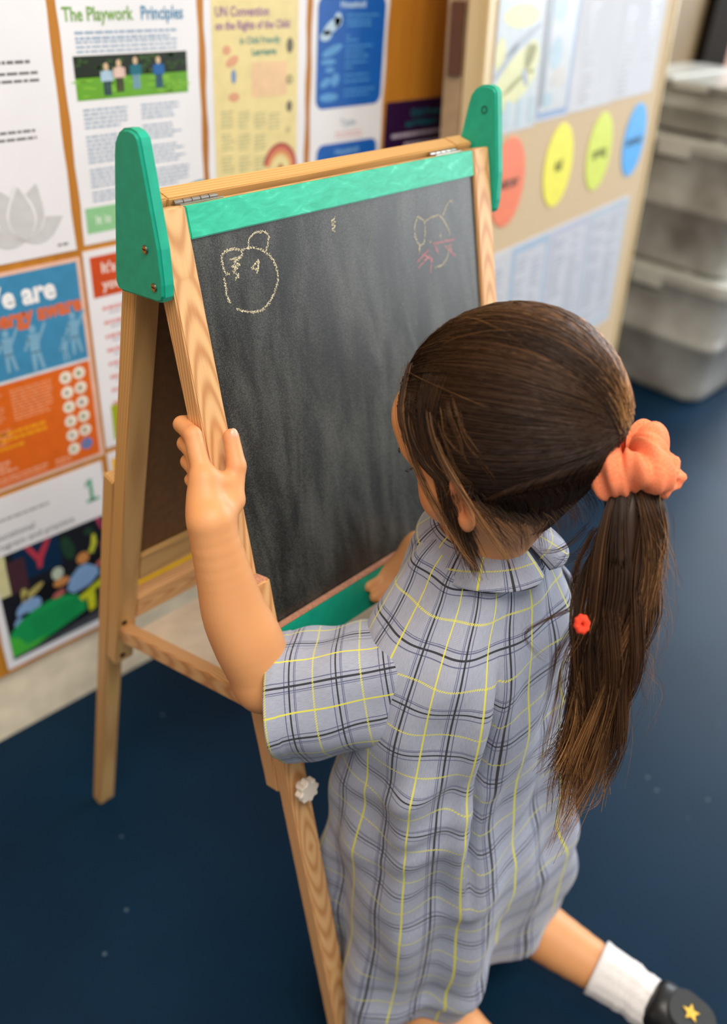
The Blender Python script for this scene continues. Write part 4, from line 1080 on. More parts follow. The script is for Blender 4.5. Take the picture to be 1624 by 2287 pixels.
# gold strands, window light painted on back of the crown, drawn into the scrunchie
gs = 520; gl = RNG.integers(0, 22, gs); gb = unit(np.stack([RNG.uniform(-.45, .35, 22), RNG.uniform(-.75, .35, 22), RNG.uniform(.55, 1, 22)], 1)); gc = RNG.uniform(.35, .95, 22)
g0 = unit(gb[gl] + RNG.normal(0, .035, (gs, 3))); g1 = unit(PB + RNG.normal(0, .05, (gs, 3)) + .25 * (gb[gl] - PB * np.sum(gb[gl] * PB, 1)[:, None]) * .3)
gD = slerp(g0, g1, tt); glf = 1.6 + RNG.uniform(0, 1.6, gs)[:, None] + 8 * tt[None] ** 5; glf[:, 0] = -2; glf[:, 1] = .8
so = strands('lit_gold_strands', to_world(hull(gD, glf)), np.full((gs, K), .00024) * RNG.uniform(.7, 1.4, gs)[:, None], hcol(np.clip(gc[gl][:, None] * (.35 + .65 * tt[None]) + RNG.normal(0, .1, gs)[:, None], 0, 1)), cap); so['kind'] = 'stuff'
# fly-away and side locks hanging over temple, cheek, ear and nape
def lock(pts, n, spread, gold, tip=.35, r0=.00024, K=18, seed=0):
    rg = np.random.default_rng(seed); C_ = catmull(pts, K); out = np.empty((n, K, 3))
    t = np.linspace(0, 1, K)
    off = rg.normal(size=(n, 3)) * spread; off2 = rg.normal(size=(n, 3)) * spread
    wv = np.sin(t[None] * rg.uniform(3, 9, n)[:, None] + rg.uniform(0, 6, n)[:, None])[..., None] * rg.normal(size=(n, 1, 3)) * spread * .35
    out = C_[None] + off[:, None] * (1 - t)[None, :, None] + off2[:, None] * (t * (1 if tip is None else 1))[None, :, None] * (.4 + tip) + wv
    L = rg.uniform(.72, 1.0, n)
    for i in range(n):
        x = np.linspace(0, L[i], K)
        for k in range(3): out[i, :, k] = np.interp(x, t, out[i, :, k])
    gg = np.clip(gold + rg.normal(0, .14, n)[:, None] + .25 * t[None], 0, 1)
    rr_ = np.full((n, K), r0) * (1 - .75 * t[None] ** 2)
    return out, rr_, hcol(gg)
LK = []
def HW(*p): return [hw(*q) for q in p]
def side_sheet(n, seed):
    rg = np.random.default_rng(seed); K = 22; q = rg.uniform(0, 1, n)                 # 0 front edge .. 1 above the ear
    lk_ = np.clip((q * 16).astype(int), 0, 15); lg = np.array([.75, .5, .15, .08, .5, .1, .05, .08, .4, .05, .1, .05, .55, .05, .08, .1]); lo = np.random.default_rng(8).normal(0, 1, (16, 3))
    s0 = np.stack([np.interp(q, [0, 1], [46, -40]) + rg.normal(0, 9, n), np.interp(q, [0, 1], [22, 34]) + rg.normal(0, 9, n), np.interp(q, [0, 1], [84, 88]) + rg.normal(0, 6, n)], 1)
    s1 = np.stack([np.interp(q, [0, .5, 1], [38, 28, 4]) + rg.normal(0, 4, n) + lo[lk_, 0] * 4, np.full(n, 72.), np.interp(q, [0, .55, 1], [-24, -26, -34])], 1)
    a_ = unit((s0 - HCC) / HCAX); b_ = unit((s1 - HCC) / HCAX)
    mid = unit(unit((np.stack([np.interp(q, [0, 1], [64, 10]), np.full(n, 62.), np.full(n, 22.)], 1) - HCC) / HCAX))
    t = np.linspace(0, 1, K - 6)[:, None]
    D_ = unit((1 - t[None]) ** 2 * a_[:, None] + 2 * t[None] * (1 - t[None]) * mid[:, None] * 1.15 + t[None] ** 2 * b_[:, None])
    lf = rg.uniform(.5, 3.0, n)[:, None] + lo[lk_, 1][:, None] * .7 * np.sin(np.linspace(0, 3, K - 6))[None]; lf -= 5.0 * np.clip(1 - np.linspace(0, 1, K - 6)[None] / .38, 0, 1)
    P_ = to_world(hull(D_, lf))
    tail = P_[:, -1:, :] + np.linspace(.15, 1, 6)[None, :, None] * ((np.array([0, 0, -.25]) - HU * .75 - HF * .12) * np.interp(q, [0, .30, .6, .75, 1], [.092, .084, .062, .012, .006])[:, None, None] * rg.uniform(.35, 1.0, (n, 1, 1)) + HL * .001 + rg.normal(0, .0035, (n, 1, 3)))
    P_ = np.concatenate([P_, tail], 1); tt_ = np.linspace(0, 1, K)
    gg = np.clip(.05 + .8 * lg[lk_][:, None] * (.2 + .8 * tt_[None]) + rg.normal(0, .12, n)[:, None], 0, 1)
    return P_, (.00026 * rg.uniform(.8, 1.4, n))[:, None] * (1 - .6 * tt_[None] ** 3), hcol(gg)
# hair drawn up from the nape over the neck
def nape_strands(n, seed):
    rg = np.random.default_rng(seed); K = 16; P_ = np.empty((n, K, 3)); nb0, nb1 = NB, hw(-20, 0, -52); ax_ = unit(nb1 - nb0)
    e1 = unit(np.cross(ax_, HF)); e2 = np.cross(e1, ax_)
    for i in range(n):
        ph_ = rg.uniform(-1.75, 1.75); hgt = rg.uniform(.72, 1.15)
        c_ = nb0 + (nb1 - nb0) * hgt; dr_ = -(HF - ax_ * (HF @ ax_)); dr_ = unit(dr_); sd_ = np.cross(ax_, dr_)
        r_ = .0385; a_ = c_ + (dr_ * math.cos(ph_) + sd_ * math.sin(ph_)) * r_
        sg = 1 if (sd_ @ HL) * math.sin(ph_) > 0 else -1
        d1 = unit(np.array([-.55 * math.cos(ph_) - .1, sg * abs(math.sin(ph_)) * .8, -.62])); d2 = unit(np.array([-.8, sg * abs(math.sin(ph_)) * .35, -.5]))
        P_[i] = catmull([a_, between(a_, to_world(hull(d1, 1.)), .6) + (dr_ * math.cos(ph_) + sd_ * math.sin(ph_)) * .007, to_world(hull(d1, 5 + rg.uniform(0, 3))), to_world(hull(d2, 3.)), to_world(hull(PB, 5.) + rg.normal(0, 2, 3))], K)
    g_ = np.clip(.10 + rg.normal(0, .10, n)[:, None] + np.zeros((1, K)), 0, 1)
    return P_, np.full((n, K), .00028), hcol(g_)
so = strands('nape_strands', *nape_strands(1400, 21), cap); so['kind'] = 'stuff'
sp_, sr_, sc2 = side_sheet(2600, 4)
so = strands('side_strands', sp_, sr_, sc2, cap); so['kind'] = 'stuff'
LK.append(lock(HW((34, 40, 80), (44, 64, 44), (44, 73, 0), (38, 76, -44), (26, 79, -88), (20, 76, -112)), 36, .0022, .5, seed=2))
LK.append(lock(HW((0, 46, 74), (6, 74, 40), (4, 83, 0), (-6, 87, -40), (-16, 84, -86), (-22, 76, -118)), 46, .0022, .45, seed=5))
for k in range(12):                                                  # thin fair wisps hanging over the side of the head
    f0 = 44 - k * 6.5 + RNG.normal(0, 2); top = RNG.uniform(10, 58); bot = RNG.uniform(-46, -6) - (10 if k < 5 else 0)
    q_ = [np.array([f0 + RNG.normal(0, 2) - 6 * t_, 70., top + (bot - top) * t_]) for t_ in np.linspace(0, 1, 5)]
    LK.append(lock([to_world(hull((x - HCC) / HCAX, -1.0 if n_ == 0 else 2.8)) for n_, x in enumerate(q_)], 8, .0016, .5, r0=.00013, seed=60 + k))
for k in range(9):                                                   # nape wisps
    a = -10 - k * 7; l_ = 60 - k * 9
    LK.append(lock(HW((a + 8, l_ + 10, -48), (a, l_ + 8, -68), (a - 4 - k % 3 * 3, l_ + 4, -90), (a - 2 + k % 2 * 8, l_ - 2, -108 - (k % 3) * 5)), 34, .0042, .12, r0=.0002, seed=10 + k))
for k in range(14):                                                  # loose single hairs over the crown
    d0 = unit(np.array([RNG.uniform(.2, .8), RNG.uniform(-.2, .8), RNG.uniform(.5, 1)])); d1 = unit(np.array([RNG.uniform(-.9, -.4), RNG.uniform(-.1, .6), RNG.uniform(-.3, .5)]))
    q = slerp(d0[None], d1[None], np.linspace(0, .9, 7))[0]
    LK.append(lock([to_world(hull(x, -1.5 if i == 0 else 2.4 + 1.6 * math.sin(i * .5 + k))) for i, x in enumerate(q)], 3, .0010, .5, r0=.00010, seed=40 + k))
so = strands('loose_strands', np.concatenate([a for a, _, _ in LK]), np.concatenate([b for _, b, _ in LK]), np.concatenate([c for _, _, c in LK]), cap); so['kind'] = 'stuff'

# --- ponytail: an inner rope and many strands following it
PT = np.array([(0.5585, 0.2377, 0.8285), (0.5436, 0.2281, 0.8153), (0.5315, 0.2178, 0.7849), (0.5185, 0.2076, 0.7500), (0.5064, 0.1996, 0.7167), (0.4993, 0.1942, 0.6770), (0.4951, 0.1905, 0.6421), (0.4905, 0.1891, 0.6091), (0.4896, 0.1891, 0.5815), (0.4868, 0.1873, 0.5501)])
PW = [.015, .018, .023, .026, .024, .022, .019, .016, .011, .004]
Kp = 30; ptc = catmull(PT, Kp); pw = np.interp(np.linspace(0, 1, Kp), np.linspace(0, 1, len(PW)), PW)
side = unit(np.cross(np.gradient(ptc, axis=0), np.array([.608, .559, -.563]))); front = unit(np.cross(side, np.gradient(ptc, axis=0)))
rings = []
for i in range(int(Kp * .72)):
    rings.append([ptc[i] + side[i] * pw[i] * .38 * (1 - (i / Kp / .75) ** 4 * .8) * math.cos(2 * math.pi * k / 16) + front[i] * pw[i] * .34 * math.sin(2 * math.pi * k / 16) for k in range(16)])
v, f = ring_loft(np.array(rings), cap=False)
pony = np_mesh('ponytail', v, np.array(f), M_HAIR, person)
ca = pony.data.color_attributes.new('Col', 'FLOAT_COLOR', 'POINT')
ca.data.foreach_set('color', np.tile(np.array(rgb(48, 30, 18), np.float32), len(pony.data.vertices)))
rg = np.random.default_rng(5); n = 3600; t = np.linspace(0, 1, Kp)
lkn = 30; lph = rg.uniform(0, 2 * math.pi, lkn); lrr = np.sqrt(rg.uniform(.15, 1, lkn)); lgold = rg.beta(1.3, 2.2, lkn); ltw = rg.normal(.5, .7, lkn); lwv = rg.uniform(0, 6.28, lkn)
li = rg.integers(0, lkn, n)
ph = lph[li] + rg.normal(0, .16, n); rr = np.clip(lrr[li] + rg.normal(0, .08, n), 0, 1.15)
a = ph[:, None] + ltw[li][:, None] * t[None] + .42 * np.sin(8 * t[None] + lwv[li][:, None])
cr = (rr[:, None] * (1 + .26 * np.sin(11 * t[None] + lwv[li][:, None])))[..., None]
paths = ptc[None] + side[None] * pw[None, :, None] * np.cos(a)[..., None] * cr + front[None] * pw[None, :, None] * .58 * np.sin(a)[..., None] * cr
lL = rg.uniform(.74, 1, lkn); lsp = rg.normal(0, .020, (lkn, 1, 3)) * np.array([1, 1, .5])
paths = paths + lsp[li] * (np.clip(t - .45, 0, 1) ** 2)[None, :, None] * 3.3 + rg.normal(0, .006, (n, 1, 3)) * (t ** 3)[None, :, None]
L = np.clip(rg.beta(4, 1.4, n) * lL[li] + .06, .40, 1)
for i in range(n):
    x = t * L[i]
    for k in range(3): paths[i, :, k] = np.interp(x, t, paths[i, :, k])
g = np.clip(.03 + .62 * lgold[li][:, None] ** 1.5 + rg.normal(0, .12, n)[:, None] + .58 * (t[None] * L[:, None]) ** 1.8, 0, 1)
rad = (.00030 * rg.uniform(.7, 1.4, n))[:, None] * (1 - .55 * t[None] ** 3)
so = strands('ponytail_strands', paths, rad, hcol(g), pony); so['kind'] = 'stuff'
LK = []
for k, (pts, nn_, sp_, gd) in enumerate([([(0.5244, 0.2419, 0.7958), (0.5087, 0.2415, 0.7696), (0.4999, 0.2310, 0.7408), (0.4863, 0.2417, 0.7279), (0.4745, 0.2544, 0.7099), (0.4785, 0.2442, 0.6954), (0.4863, 0.2345, 0.6852)], 14, 0.0012, 0.2), ([(0.5196, 0.2413, 0.7900), (0.5025, 0.2394, 0.7609), (0.4962, 0.2265, 0.7323), (0.4774, 0.2256, 0.7022), (0.4751, 0.2228, 0.6615), (0.4682, 0.2231, 0.6189)], 26, 0.002, 0.15), ([(0.5170, 0.2330, 0.7790), (0.4936, 0.2182, 0.7302), (0.4822, 0.2180, 0.6999), (0.4783, 0.2139, 0.6561), (0.4725, 0.2100, 0.6105), (0.4728, 0.2105, 0.5758)], 24, 0.0025, 0.4), ([(0.4985, 0.2133, 0.7306), (0.4869, 0.2073, 0.6854), (0.4815, 0.2031, 0.6311), (0.4789, 0.1998, 0.5806), (0.4763, 0.1979, 0.5492)], 26, 0.0035, 0.55), ([(0.5019, 0.1962, 0.7173), (0.4952, 0.1871, 0.6654), (0.4957, 0.1773, 0.6208), (0.5039, 0.1672, 0.5841), (0.5000, 0.1666, 0.5616), (0.4945, 0.1750, 0.5462)], 10, 0.0015, 0.85), ([(0.5178, 0.2023, 0.7493), (0.5055, 0.1891, 0.6964), (0.4984, 0.1823, 0.6464), (0.4901, 0.1806, 0.6003), (0.4892, 0.1804, 0.5547)], 40, 0.0045, 0.6), ([(0.5554, 0.2240, 0.8204), (0.5480, 0.2041, 0.8015), (0.5406, 0.1900, 0.7796), (0.5390, 0.1783, 0.7573)], 30, 0.006, 0.55), ([(0.5505, 0.2235, 0.8146), (0.5424, 0.2016, 0.7930), (0.5307, 0.1894, 0.7593), (0.5227, 0.1806, 0.7153)], 40, 0.006, 0.5), ([(0.5470, 0.2597, 0.7757), (0.5323, 0.2643, 0.7645), (0.5200, 0.2718, 0.7586), (0.5078, 0.2851, 0.7587)], 10, 0.0015, 0.2), ([(0.5429, 0.2494, 0.7789), (0.5373, 0.2536, 0.7592), (0.5257, 0.2609, 0.7540), (0.5284, 0.2724, 0.7505)], 16, 0.003, 0.2)]):
    LK.append(lock(pts, nn_, sp_, gd, tip=.8, r0=.0002, K=24, seed=100 + k))
for k in range(90):
    i0 = rg.integers(1, 16); q0 = ptc[i0] + side[i0] * pw[i0] * .8
    q1 = q0 + np.array([.010, -.012, -.05]) * rg.uniform(.5, 1.5) + rg.normal(0, .008, 3); q2 = q1 + np.array([-.002, 0, -.05]) * rg.uniform(.4, 1.4) + rg.normal(0, .009, 3)
    LK.append(lock([q0, between(q0, q1, .5) + rg.normal(0, .003, 3), q1, q2], 3, .0015, .5, r0=.00011, seed=300 + k, K=24))
so = strands('ponytail_wisps', np.concatenate([a for a, _, _ in LK]), np.concatenate([b for _, b, _ in LK]), np.concatenate([c for _, _, c in LK]), pony); so['kind'] = 'stuff'

# --- scrunchie and the small elastic
def velvet(name, c, c2):
    t_ = NT(name); tc = t_.n('ShaderNodeTexCoord'); no = t_.n('ShaderNodeTexNoise'); no.inputs['Scale'].default_value = 900; no.inputs['Detail'].default_value = 3
    t_.l(tc.outputs['Object'], no.inputs['Vector']); t_.l(t_.ramp(no.outputs[0], [(.3, c), (.7, c2)]), t_.b.inputs['Base Color'])
    t_.b.inputs['Roughness'].default_value = .9; t_.b.inputs['Sheen Weight'].default_value = .6; t_.b.inputs['Sheen Tint'].default_value = c2; t_.bump(no.outputs[0], .3, .0006); return t_.m
M_PEACH = velvet('coral_velvet', rgb(255, 122, 72), rgb(255, 158, 116))
SCN = np.array((0.5599, 0.2472, 0.8394)); sa = unit(np.array((.06, -.42, -.90))); s1 = unit(np.cross(sa, (1.0, 0, 0))); s2 = np.cross(sa, s1)
NR, NM = 160, 36; rings = []
rg = np.random.default_rng(3)
for i in range(NR):
    th = 2 * math.pi * i / NR
    big = .0205 + .0022 * math.sin(3 * th + .6) + .0016 * math.sin(5 * th)
    sz = .0150 + .0020 * math.sin(4 * th + 1) + .0026 * abs(math.sin(5.5 * th + .3))
    ring = []
    for k in range(NM):
        ps = 2 * math.pi * k / NM
        fold = .0018 * math.sin(11 * th + 2.0 * math.sin(ps) + 1.2 * math.sin(3 * th)) * (.5 + .5 * abs(math.sin(ps))) + .0010 * math.sin(19 * th - 2 * ps)
        rad_ = sz * (1 + .12 * math.sin(2 * ps + 3 * th)) + fold
        er = s1 * math.cos(th) + s2 * math.sin(th)
        ring.append(SCN + er * (big + rad_ * .85 * math.cos(ps)) + sa * (rad_ * 1.15 * math.sin(ps) + .0035 * math.sin(2 * th + .5)))
    rings.append(ring)
rings.append(rings[0])
v, f = ring_loft(np.array(rings)); scr = np_mesh('scrunchie', v, np.array(f), M_PEACH, person); scr['label'] = 'coral velvet scrunchie'
kn = np.array((0.5663, 0.2206, 0.8376))
for k, (off, rr3) in enumerate((((0, 0, 0), (.0165, .012, .0165)),)):
    nu, nv = 40, 28; V = []
    for j in range(nv + 1):
        th = math.pi * j / nv
        for i in range(nu):
            p_ = 2 * math.pi * i / nu; q_ = 1 + .10 * math.sin(5 * p_ + 2 * th) + .06 * math.sin(9 * p_ - 3 * th) - .22 * math.exp(-((th - .9) / .25) ** 2) * (1 + math.cos(p_ - 1)) * .5
            V.append(kn + q_ * (rr3[0] * math.sin(th) * math.cos(p_) * np.array(CR) + rr3[2] * math.sin(th) * math.sin(p_) * np.array(CU) - rr3[1] * math.cos(th) * np.array(CD)))
    F = [(j * nu + i, j * nu + (i + 1) % nu, (j + 1) * nu + (i + 1) % nu, (j + 1) * nu + i) for j in range(nv) for i in range(nu)]
    mesh('scrunchie_fold', V, F, M_PEACH, scr, True)
bb = np.array((0.4781, 0.2119, 0.7462)); M_RED = velvet('red_elastic', rgb(226, 50, 26), rgb(250, 84, 52))
rings = []
for i in range(40):
    th = 2 * math.pi * i / 40; er = np.array(CR) * math.cos(th) * .8 + np.array(CU) * math.sin(th)
    rings.append([bb + er * (.0042 + (.0034 + .0005 * math.sin(8 * th)) * math.cos(2 * math.pi * k / 14)) - np.array(CD) * (.0036 * math.sin(2 * math.pi * k / 14)) for k in range(14)])
rings.append(rings[0]); v, f = ring_loft(np.array(rings)); o = np_mesh('hair_elastic', v, np.array(f), M_RED, person); o['label'] = 'small red hair elastic'

# --- dress
TH_N, Z_N = 220, 200
def dress():
    keys = [(.726, .548, .356, .044, .043), (.710, .547, .355, .064, .053), (.690, .547, .353, .076, .060), (.664, .543, .349, .094, .067), (.64, .539, .346, .109, .076),
            (.58, .535, .345, .121, .084), (.52, .535, .345, .124, .086), (.46, .538, .345, .130, .090), (.38, .545, .345, .139, .100), (.30, .553, .344, .147, .108), (.22, .560, .343, .153, .108),
            (.14, .564, .343, .157, .102), (.090, .566, .343, .159, .098)]
    zs = np.array([k[0] for k in keys])[::-1]
    def col(i): return np.array([k[i] for k in keys], float)[::-1]
    z = np.concatenate([np.linspace(keys[0][0], .62, 40), np.linspace(.62, keys[-1][0], Z_N - 39)[1:]])
    def cub(x, xp, yp):
        # monotone-ish smooth interpolation
        m_ = np.gradient(yp, xp); i = np.clip(np.searchsorted(xp, x) - 1, 0, len(xp) - 2); h = xp[i + 1] - xp[i]; s = (x - xp[i]) / h
        return (1 + 2 * s) * (1 - s) ** 2 * yp[i] + s * (1 - s) ** 2 * h * m_[i] + s * s * (3 - 2 * s) * yp[i + 1] + s * s * (s - 1) * h * m_[i + 1]
    cx, cy, a, b = (cub(z, zs, col(i)) for i in (1, 2, 3, 4))
    th = np.linspace(0, 2 * math.pi, TH_N, endpoint=False)          # 0 = +x, back = -y at 3pi/2
    C_, S_ = np.cos(th), np.sin(th); e = .86
    ux = np.sign(C_) * np.abs(C_) ** e; uy = np.sign(S_) * np.abs(S_) ** e
    X = cx[:, None] + a[:, None] * ux[None]; Y = cy[:, None] + b[:, None] * uy[None]; Z = np.repeat(z[:, None], TH_N, 1)
    dn = np.clip((.60 - z) / .55, 0, 1)[:, None]
    fold = dn ** .9 * .013 * (np.sin(7 * th[None] + 1.3 + 2 * dn) + .6 * np.sin(11 * th[None] + .4 - 3 * dn)) + .003 * np.sin(5 * th[None] + z[:, None] * 30) * np.clip((.69 - z) / .06, 0, 1)[:, None] + .002 * np.sin(9 * th[None] - z[:, None] * 52 + 1)
    # pleat left of the back seam
    def wrapd(x, c): return (x - c + math.pi) % (2 * math.pi) - math.pi
    pc = 4.28 - .10 * np.clip((.56 - z) / .3, 0, 1)[:, None]
    d = wrapd(th[None], pc); pa = np.clip((.655 - z) / .10, 0, 1)[:, None] * np.clip((z - .33) / .10, 0, 1)[:, None]
    fold += pa * (-.021 * np.exp(-(d / .034) ** 2) + .008 * np.exp(-((d + .13) / .09) ** 2) + .004 * np.exp(-((d - .16) / .10) ** 2))
    # cross folds at the waist
    for (zc, tc_, am, wz, wt) in ((.47, 3.9, .006, .014, .5), (.425, 3.7, .006, .016, .6), (.50, 3.45, .007, .016, .5), (.54, 5.2, .004, .014, .4), (.34, 4.3, .006, .02, .6), (.29, 5.1, .005, .02, .6)):
        dd_ = wrapd(th[None], tc_); fold += am * np.exp(-((z[:, None] - zc - .06 * dd_) / wz) ** 2) * np.exp(-(dd_ / wt) ** 2)
    # skirt bunches up above the shins at the hem
    fold += .030 * dn * np.exp(-(wrapd(th[None], 5.50) / .55) ** 2) + .030 * np.clip((.34 - z) / .24, 0, 1)[:, None] * np.exp(-(wrapd(th[None], 5.85) / .40) ** 2) + .012 * np.exp(-((z[:, None] - .15 - .03 * np.sin(3 * th[None])) / .018) ** 2) * np.exp(-(wrapd(th[None], 4.0) / .6) ** 2)
    X += fold * C_[None]; Y += fold * S_[None]
    hemw = np.clip((.16 - z) / .12, 0, 1)[:, None] ** 1.5
    Z += hemw * (.014 * np.sin(3 * th[None] + .8) + .008 * np.sin(7 * th[None])) + .035 * hemw * np.exp(-(wrapd(th[None], 5.6) / .5) ** 2)
    arc_ = np.concatenate([[0], np.cumsum(np.sqrt(np.diff(z) ** 2 + np.diff(b) ** 2 * .5))])
    P = np.stack([X, Y, Z], -1)
    uvu = th * .118
    return P, uvu, arc_
P, uvu, arc_ = dress()
R_, N_ = P.shape[:2]
V = np.concatenate([P, P[:, :1]], 1)                                # seam column doubled so the weave has no break
uv = np.stack([np.repeat(np.append(uvu, 2 * math.pi * .118)[None], R_, 0), np.repeat(arc_[:, None], N_ + 1, 1)], -1)
ii = np.arange(R_ - 1)[:, None] * (N_ + 1) + np.arange(N_)[None]
f = np.stack([ii, ii + N_ + 1, ii + N_ + 2, ii + 1], -1).reshape(-1, 4)
def cloth(name, v, f, uv, parent, thick=.0010, sub=0):
    o_ = np_mesh(name, v.reshape(-1, 3), f, M_PLAID, parent)
    ul = o_.data.uv_layers.new(name='UVMap'); ul.data.foreach_set('uv', uv.reshape(-1, 2)[f.ravel()].astype(np.float32).ravel())
    mo = o_.modifiers.new('thickness', 'SOLIDIFY'); mo.thickness = thick; mo.offset = -1
    return o_
dr = cloth('dress', V, f, uv, person); dr['label'] = 'grey plaid cotton dress'
# sleeves: wide short tubes round the upper arms
def sleeve(A, B, r0, r1, up, seed, flip=1, cuff=None):
    A = np.asarray(A); B = np.asarray(B); ax = unit(B - A); u_ = unit(np.asarray(up) - ax * (np.asarray(up) @ ax)); w_ = np.cross(ax, u_)
    K_, M_ = 60, 110; Vv = np.empty((K_, M_ + 1, 3)); UV = np.empty((K_, M_ + 1, 2)); L_ = np.linalg.norm(B - A)
    rg_ = np.random.default_rng(seed); p1, p2, p3 = rg_.uniform(0, 6, 3)
    for i in range(K_):
        t_ = i / (K_ - 1)
        for j in range(M_ + 1):
            a_ = 2 * math.pi * j / M_
            ra = r0[0] + (r1[0] - r0[0]) * t_ ** .8; rb = r0[1] + (r1[1] - r0[1]) * t_ ** .8
            fo = .0032 * math.sin(3 * a_ + p1 + 2 * t_) * t_ + .0022 * math.sin(5 * a_ + p2 - 3 * t_) + .0028 * math.exp(-((t_ - .22) / .10) ** 2) * math.sin(2 * a_ + p3 + 4 * t_) + .0016 * math.sin(16 * t_ + 2 * a_)
            fo *= 1.0
            sk = SKEW * math.sin(a_ + SKPH) * t_
            if t_ > .93: fo += .0012
            Vv[i, j] = A + ax * (L_ * t_ + sk) + (u_ * math.cos(a_) * (ra + fo) + w_ * math.sin(a_) * (rb + fo)) + np.array([0, 0, -.008]) * math.sin(math.pi * t_) * (1 - math.cos(a_)) * .5
            UV[i, j] = (a_ * .078 * flip + seed * .020, t_ * L_ * 1.15 + .026)
    ii_ = np.arange(K_ - 1)[:, None] * (M_ + 1) + np.arange(M_)[None]
    f_ = np.stack([ii_, ii_ + 1, ii_ + M_ + 2, ii_ + M_ + 1], -1).reshape(-1, 4)
    sl_ = cloth('sleeve', Vv, f_, UV, dr)
    rg3 = [[Vv[2, j] + (Vv[2, j] - Vv[2].mean(0)) * .018 + (unit(Vv[2, j] - Vv[2].mean(0)) * math.cos(q) + ax * math.sin(q) * 2.2) * .0022 for q in [2 * math.pi * m2 / 8 for m2 in range(8)]] for j in range(M_ + 1)]
    v3, f3 = ring_loft(np.array(rg3)); sm_ = np_mesh('armhole_seam', v3, np.array(f3), M_PLAID, sl_)
    ul = sm_.data.uv_layers.new(name='UVMap'); ul.data.foreach_set('uv', np.stack([v3[:, 0] * .9 + v3[:, 2] * .5 + .006, v3[:, 2] * .2 + .006], 1)[np.array(f3).ravel()].astype(np.float32).ravel())
    return sl_
SKEW, SKPH = (.012, 3.6)
sleeve(*((.484, .342, .600), (.3780, .434, .561), (.054, .050), (.064, .054)), (0, 0, 1), 1)
sleeve(*((.606, .336, .622), (.674, .388, .560), (.050, .048), (.055, .053)), (0, 0, 1), 2)
# collar: two flat halves that meet at the nape
def collar(t0, t1, seed):
    K_, M_ = 18, 60; Vv = np.empty((K_, M_, 3)); UV = np.empty((K_, M_, 2))
    for j in range(M_):
        s_ = j / (M_ - 1); a_ = t0 + (t1 - t0) * s_; ed = min(1.0, min(s_, 1 - s_) / .06)
        wdt = .041 * (.80 + .20 * ed) * (.46 + .54 * max(0, -math.sin(a_)) ** .8)
        for i in range(K_):
            t_ = i / (K_ - 1)
            # stand up at the neck, roll over, lie on the shoulders
            rise = .012 * math.sin(min(1, t_ / .25) * math.pi / 2) - .0 ; drop = max(0, (t_ - .18) / .82)
            rad_ = .0015 + wdt * drop
            cx_, cy_ = (.549, .357, .718)[0] + (.041 + rad_ * 1.06) * math.cos(a_), (.549, .357, .718)[1] + (.042 + rad_ * .86) * math.sin(a_)
            zz = (.549, .357, .718)[2] + rise - (.012, .012, .004)[0] * drop - (.012, .012, .004)[1] * drop ** 2 * (math.cos(a_) ** 2) - (.012, .012, .004)[2] * drop ** 2 * max(0, -math.sin(a_)) ** 2
            zz += .0012 * math.sin(5 * a_ + seed) * drop
            Vv[i, j] = (cx_, cy_, zz); UV[i, j] = (a_ * .075 + .02 * seed, t_ * (wdt + .02) + .012)
    ii_ = np.arange(K_ - 1)[:, None] * M_ + np.arange(M_ - 1)[None]
    f_ = np.stack([ii_, ii_ + M_, ii_ + M_ + 1, ii_ + 1], -1).reshape(-1, 4)
    o_ = cloth('collar', Vv, f_, UV, dr, .0016); return o_
collar(math.radians(92), math.radians(267), 1)
collar(math.radians(273), math.radians(448), 2)

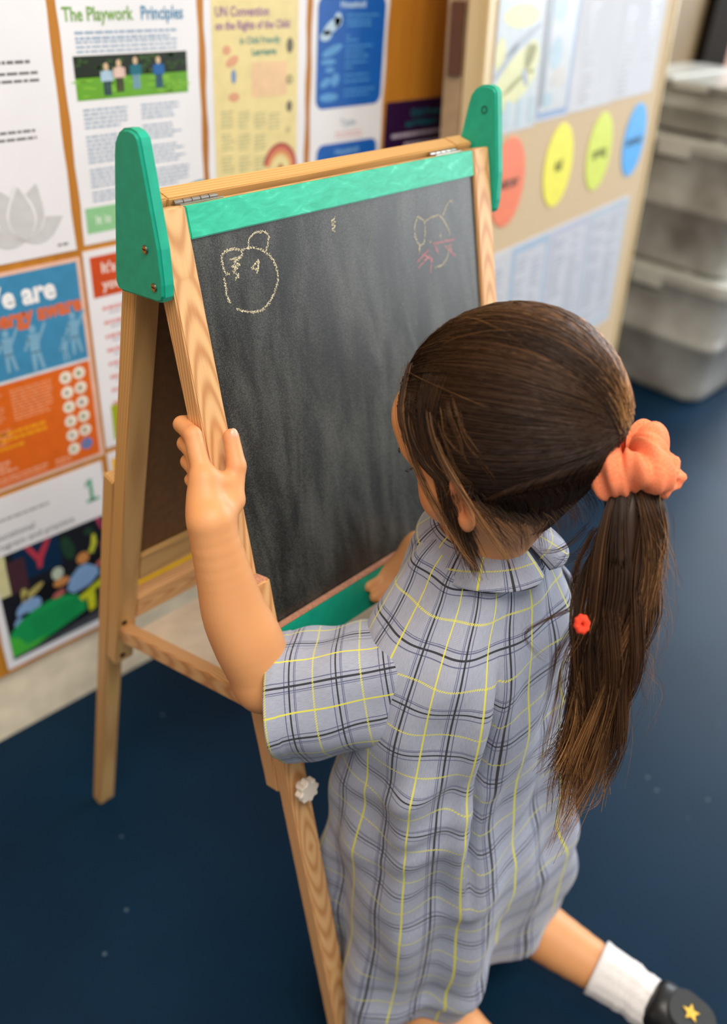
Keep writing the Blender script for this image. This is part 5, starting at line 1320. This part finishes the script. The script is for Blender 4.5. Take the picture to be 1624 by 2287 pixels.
# --- socks and shoes
M_SOCK = plain('white_cotton', rgb(234, 230, 228), .9, .03, 300, bump=.15)
M_SHOE = plain('black_leather', rgb(20, 21, 22), .38, .08, 200, bump=.03); M_SOLE = plain('black_sole', rgb(38, 40, 40), .55, .08, 60)
M_GOLD = plain('gold_foil', rgb(240, 196, 78), .35, .08, 120)
def star(c, ex, ey, ez, R, par):
    P_ = [((R if k % 2 == 0 else R * .45) * math.sin(k * math.pi / 5), (R if k % 2 == 0 else R * .45) * math.cos(k * math.pi / 5)) for k in range(10)]
    return prism('star', P_, c, ex, ey, ez, .0012, M_GOLD, par, .0003, 1)
for k, (ax, az, kx) in enumerate(((.500, .048, .490), (.7000, .054, .652))):
    ank = np.array([ax, .125, az]); knee = np.array([kx, .385, .062]); dirv = unit(ank - knee)
    s0 = ank - dirv * .042; pts = [s0, ank - dirv * .02, ank, ank + (.004, -.028, -.004), ank + (.008, -.055, -.012)]
    rr3 = [.0335, .0325, .0310, .0300, .0280]
    c_ = catmull(pts, 20); r_i = np.interp(np.linspace(0, 4, 20), range(5), rr3); tg = unit(np.gradient(c_, axis=0)); rings = []
    for i in range(20):
        sx_ = unit(np.cross(tg[i], [0, 0, 1])); up_ = np.cross(sx_, tg[i])
        rings.append([c_[i] + (sx_ * math.cos(q) + up_ * math.sin(q)) * (r_i[i] + .0007 * math.sin(14 * q) * (i > 1) + (.0012 if i < 2 else 0) + (.0015 * math.sin(i * 1.6 + 2 * q) if 8 < i < 18 else 0)) for q in [2 * math.pi * m2 / 48 for m2 in range(48)]])
    v, f = ring_loft(np.array(rings)); so = np_mesh('sock', v, np.array(f), M_SOCK, person); mo = so.modifiers.new('thickness', 'SOLIDIFY'); mo.thickness = .0015; so['label'] = 'white ankle sock'
    # shoe: heel towards the shin, toes down on the floor
    hd = unit(np.array([.012, -.110, -.020])); hs = unit(np.cross(hd, [0, 0, 1])); hu_ = np.cross(hs, hd)
    h0 = ank + np.array([.004, -.030, -.002])
    prof = [(-.006, .018, .024, .004), (.000, .028, .033, .003), (.012, .033, .037, .002), (.035, .034, .036, .0), (.065, .033, .031, -.004), (.095, .036, .026, -.008), (.120, .036, .021, -.012), (.140, .028, .017, -.014), (.150, .012, .010, -.015)]
    rings = []
    for (d_, wx, wz, of) in prof:
        rings.append([h0 + hd * d_ + hs * wx * np.sign(math.cos(q)) * abs(math.cos(q)) ** .8 + hu_ * (of + wz * np.sign(math.sin(q)) * abs(math.sin(q)) ** .8) for q in [2 * math.pi * m2 / 40 for m2 in range(40)]])
    v, f = ring_loft(np.array(rings), cap=True)
    lo_ = min(p_[2] for p_ in v)
    sh_up = max(0, .001 - lo_)
    v = np.array(v) + np.array([0, 0, sh_up])
    me_ = mesh('shoe', v, f, M_SHOE, person, True); me_['label'] = 'black shoe with a gold star'
    md = me_.modifiers.new('smooth', 'SUBSURF'); md.levels = 1; md.render_levels = 2
    hh = h0 + np.array([0, 0, sh_up])
    # raised heel panel of the sole, turned up towards the camera, and its star
    P_ = [(x * 1.0, y) for x, y in rounded(-.026, .026, -.030, .030, .022, 8)]
    pn = prism('heel_panel', P_, hh + hd * .042 + hu_ * .0345, hs, hd, -np.cross(hd, hs) if np.cross(hs, hd) @ hu_ < 0 else np.cross(hs, hd), .0045, M_SOLE, me_, .0018, 3)
    star(hh + hd * .040 + hu_ * .0392, hs, -hd, hu_, .0115, me_)
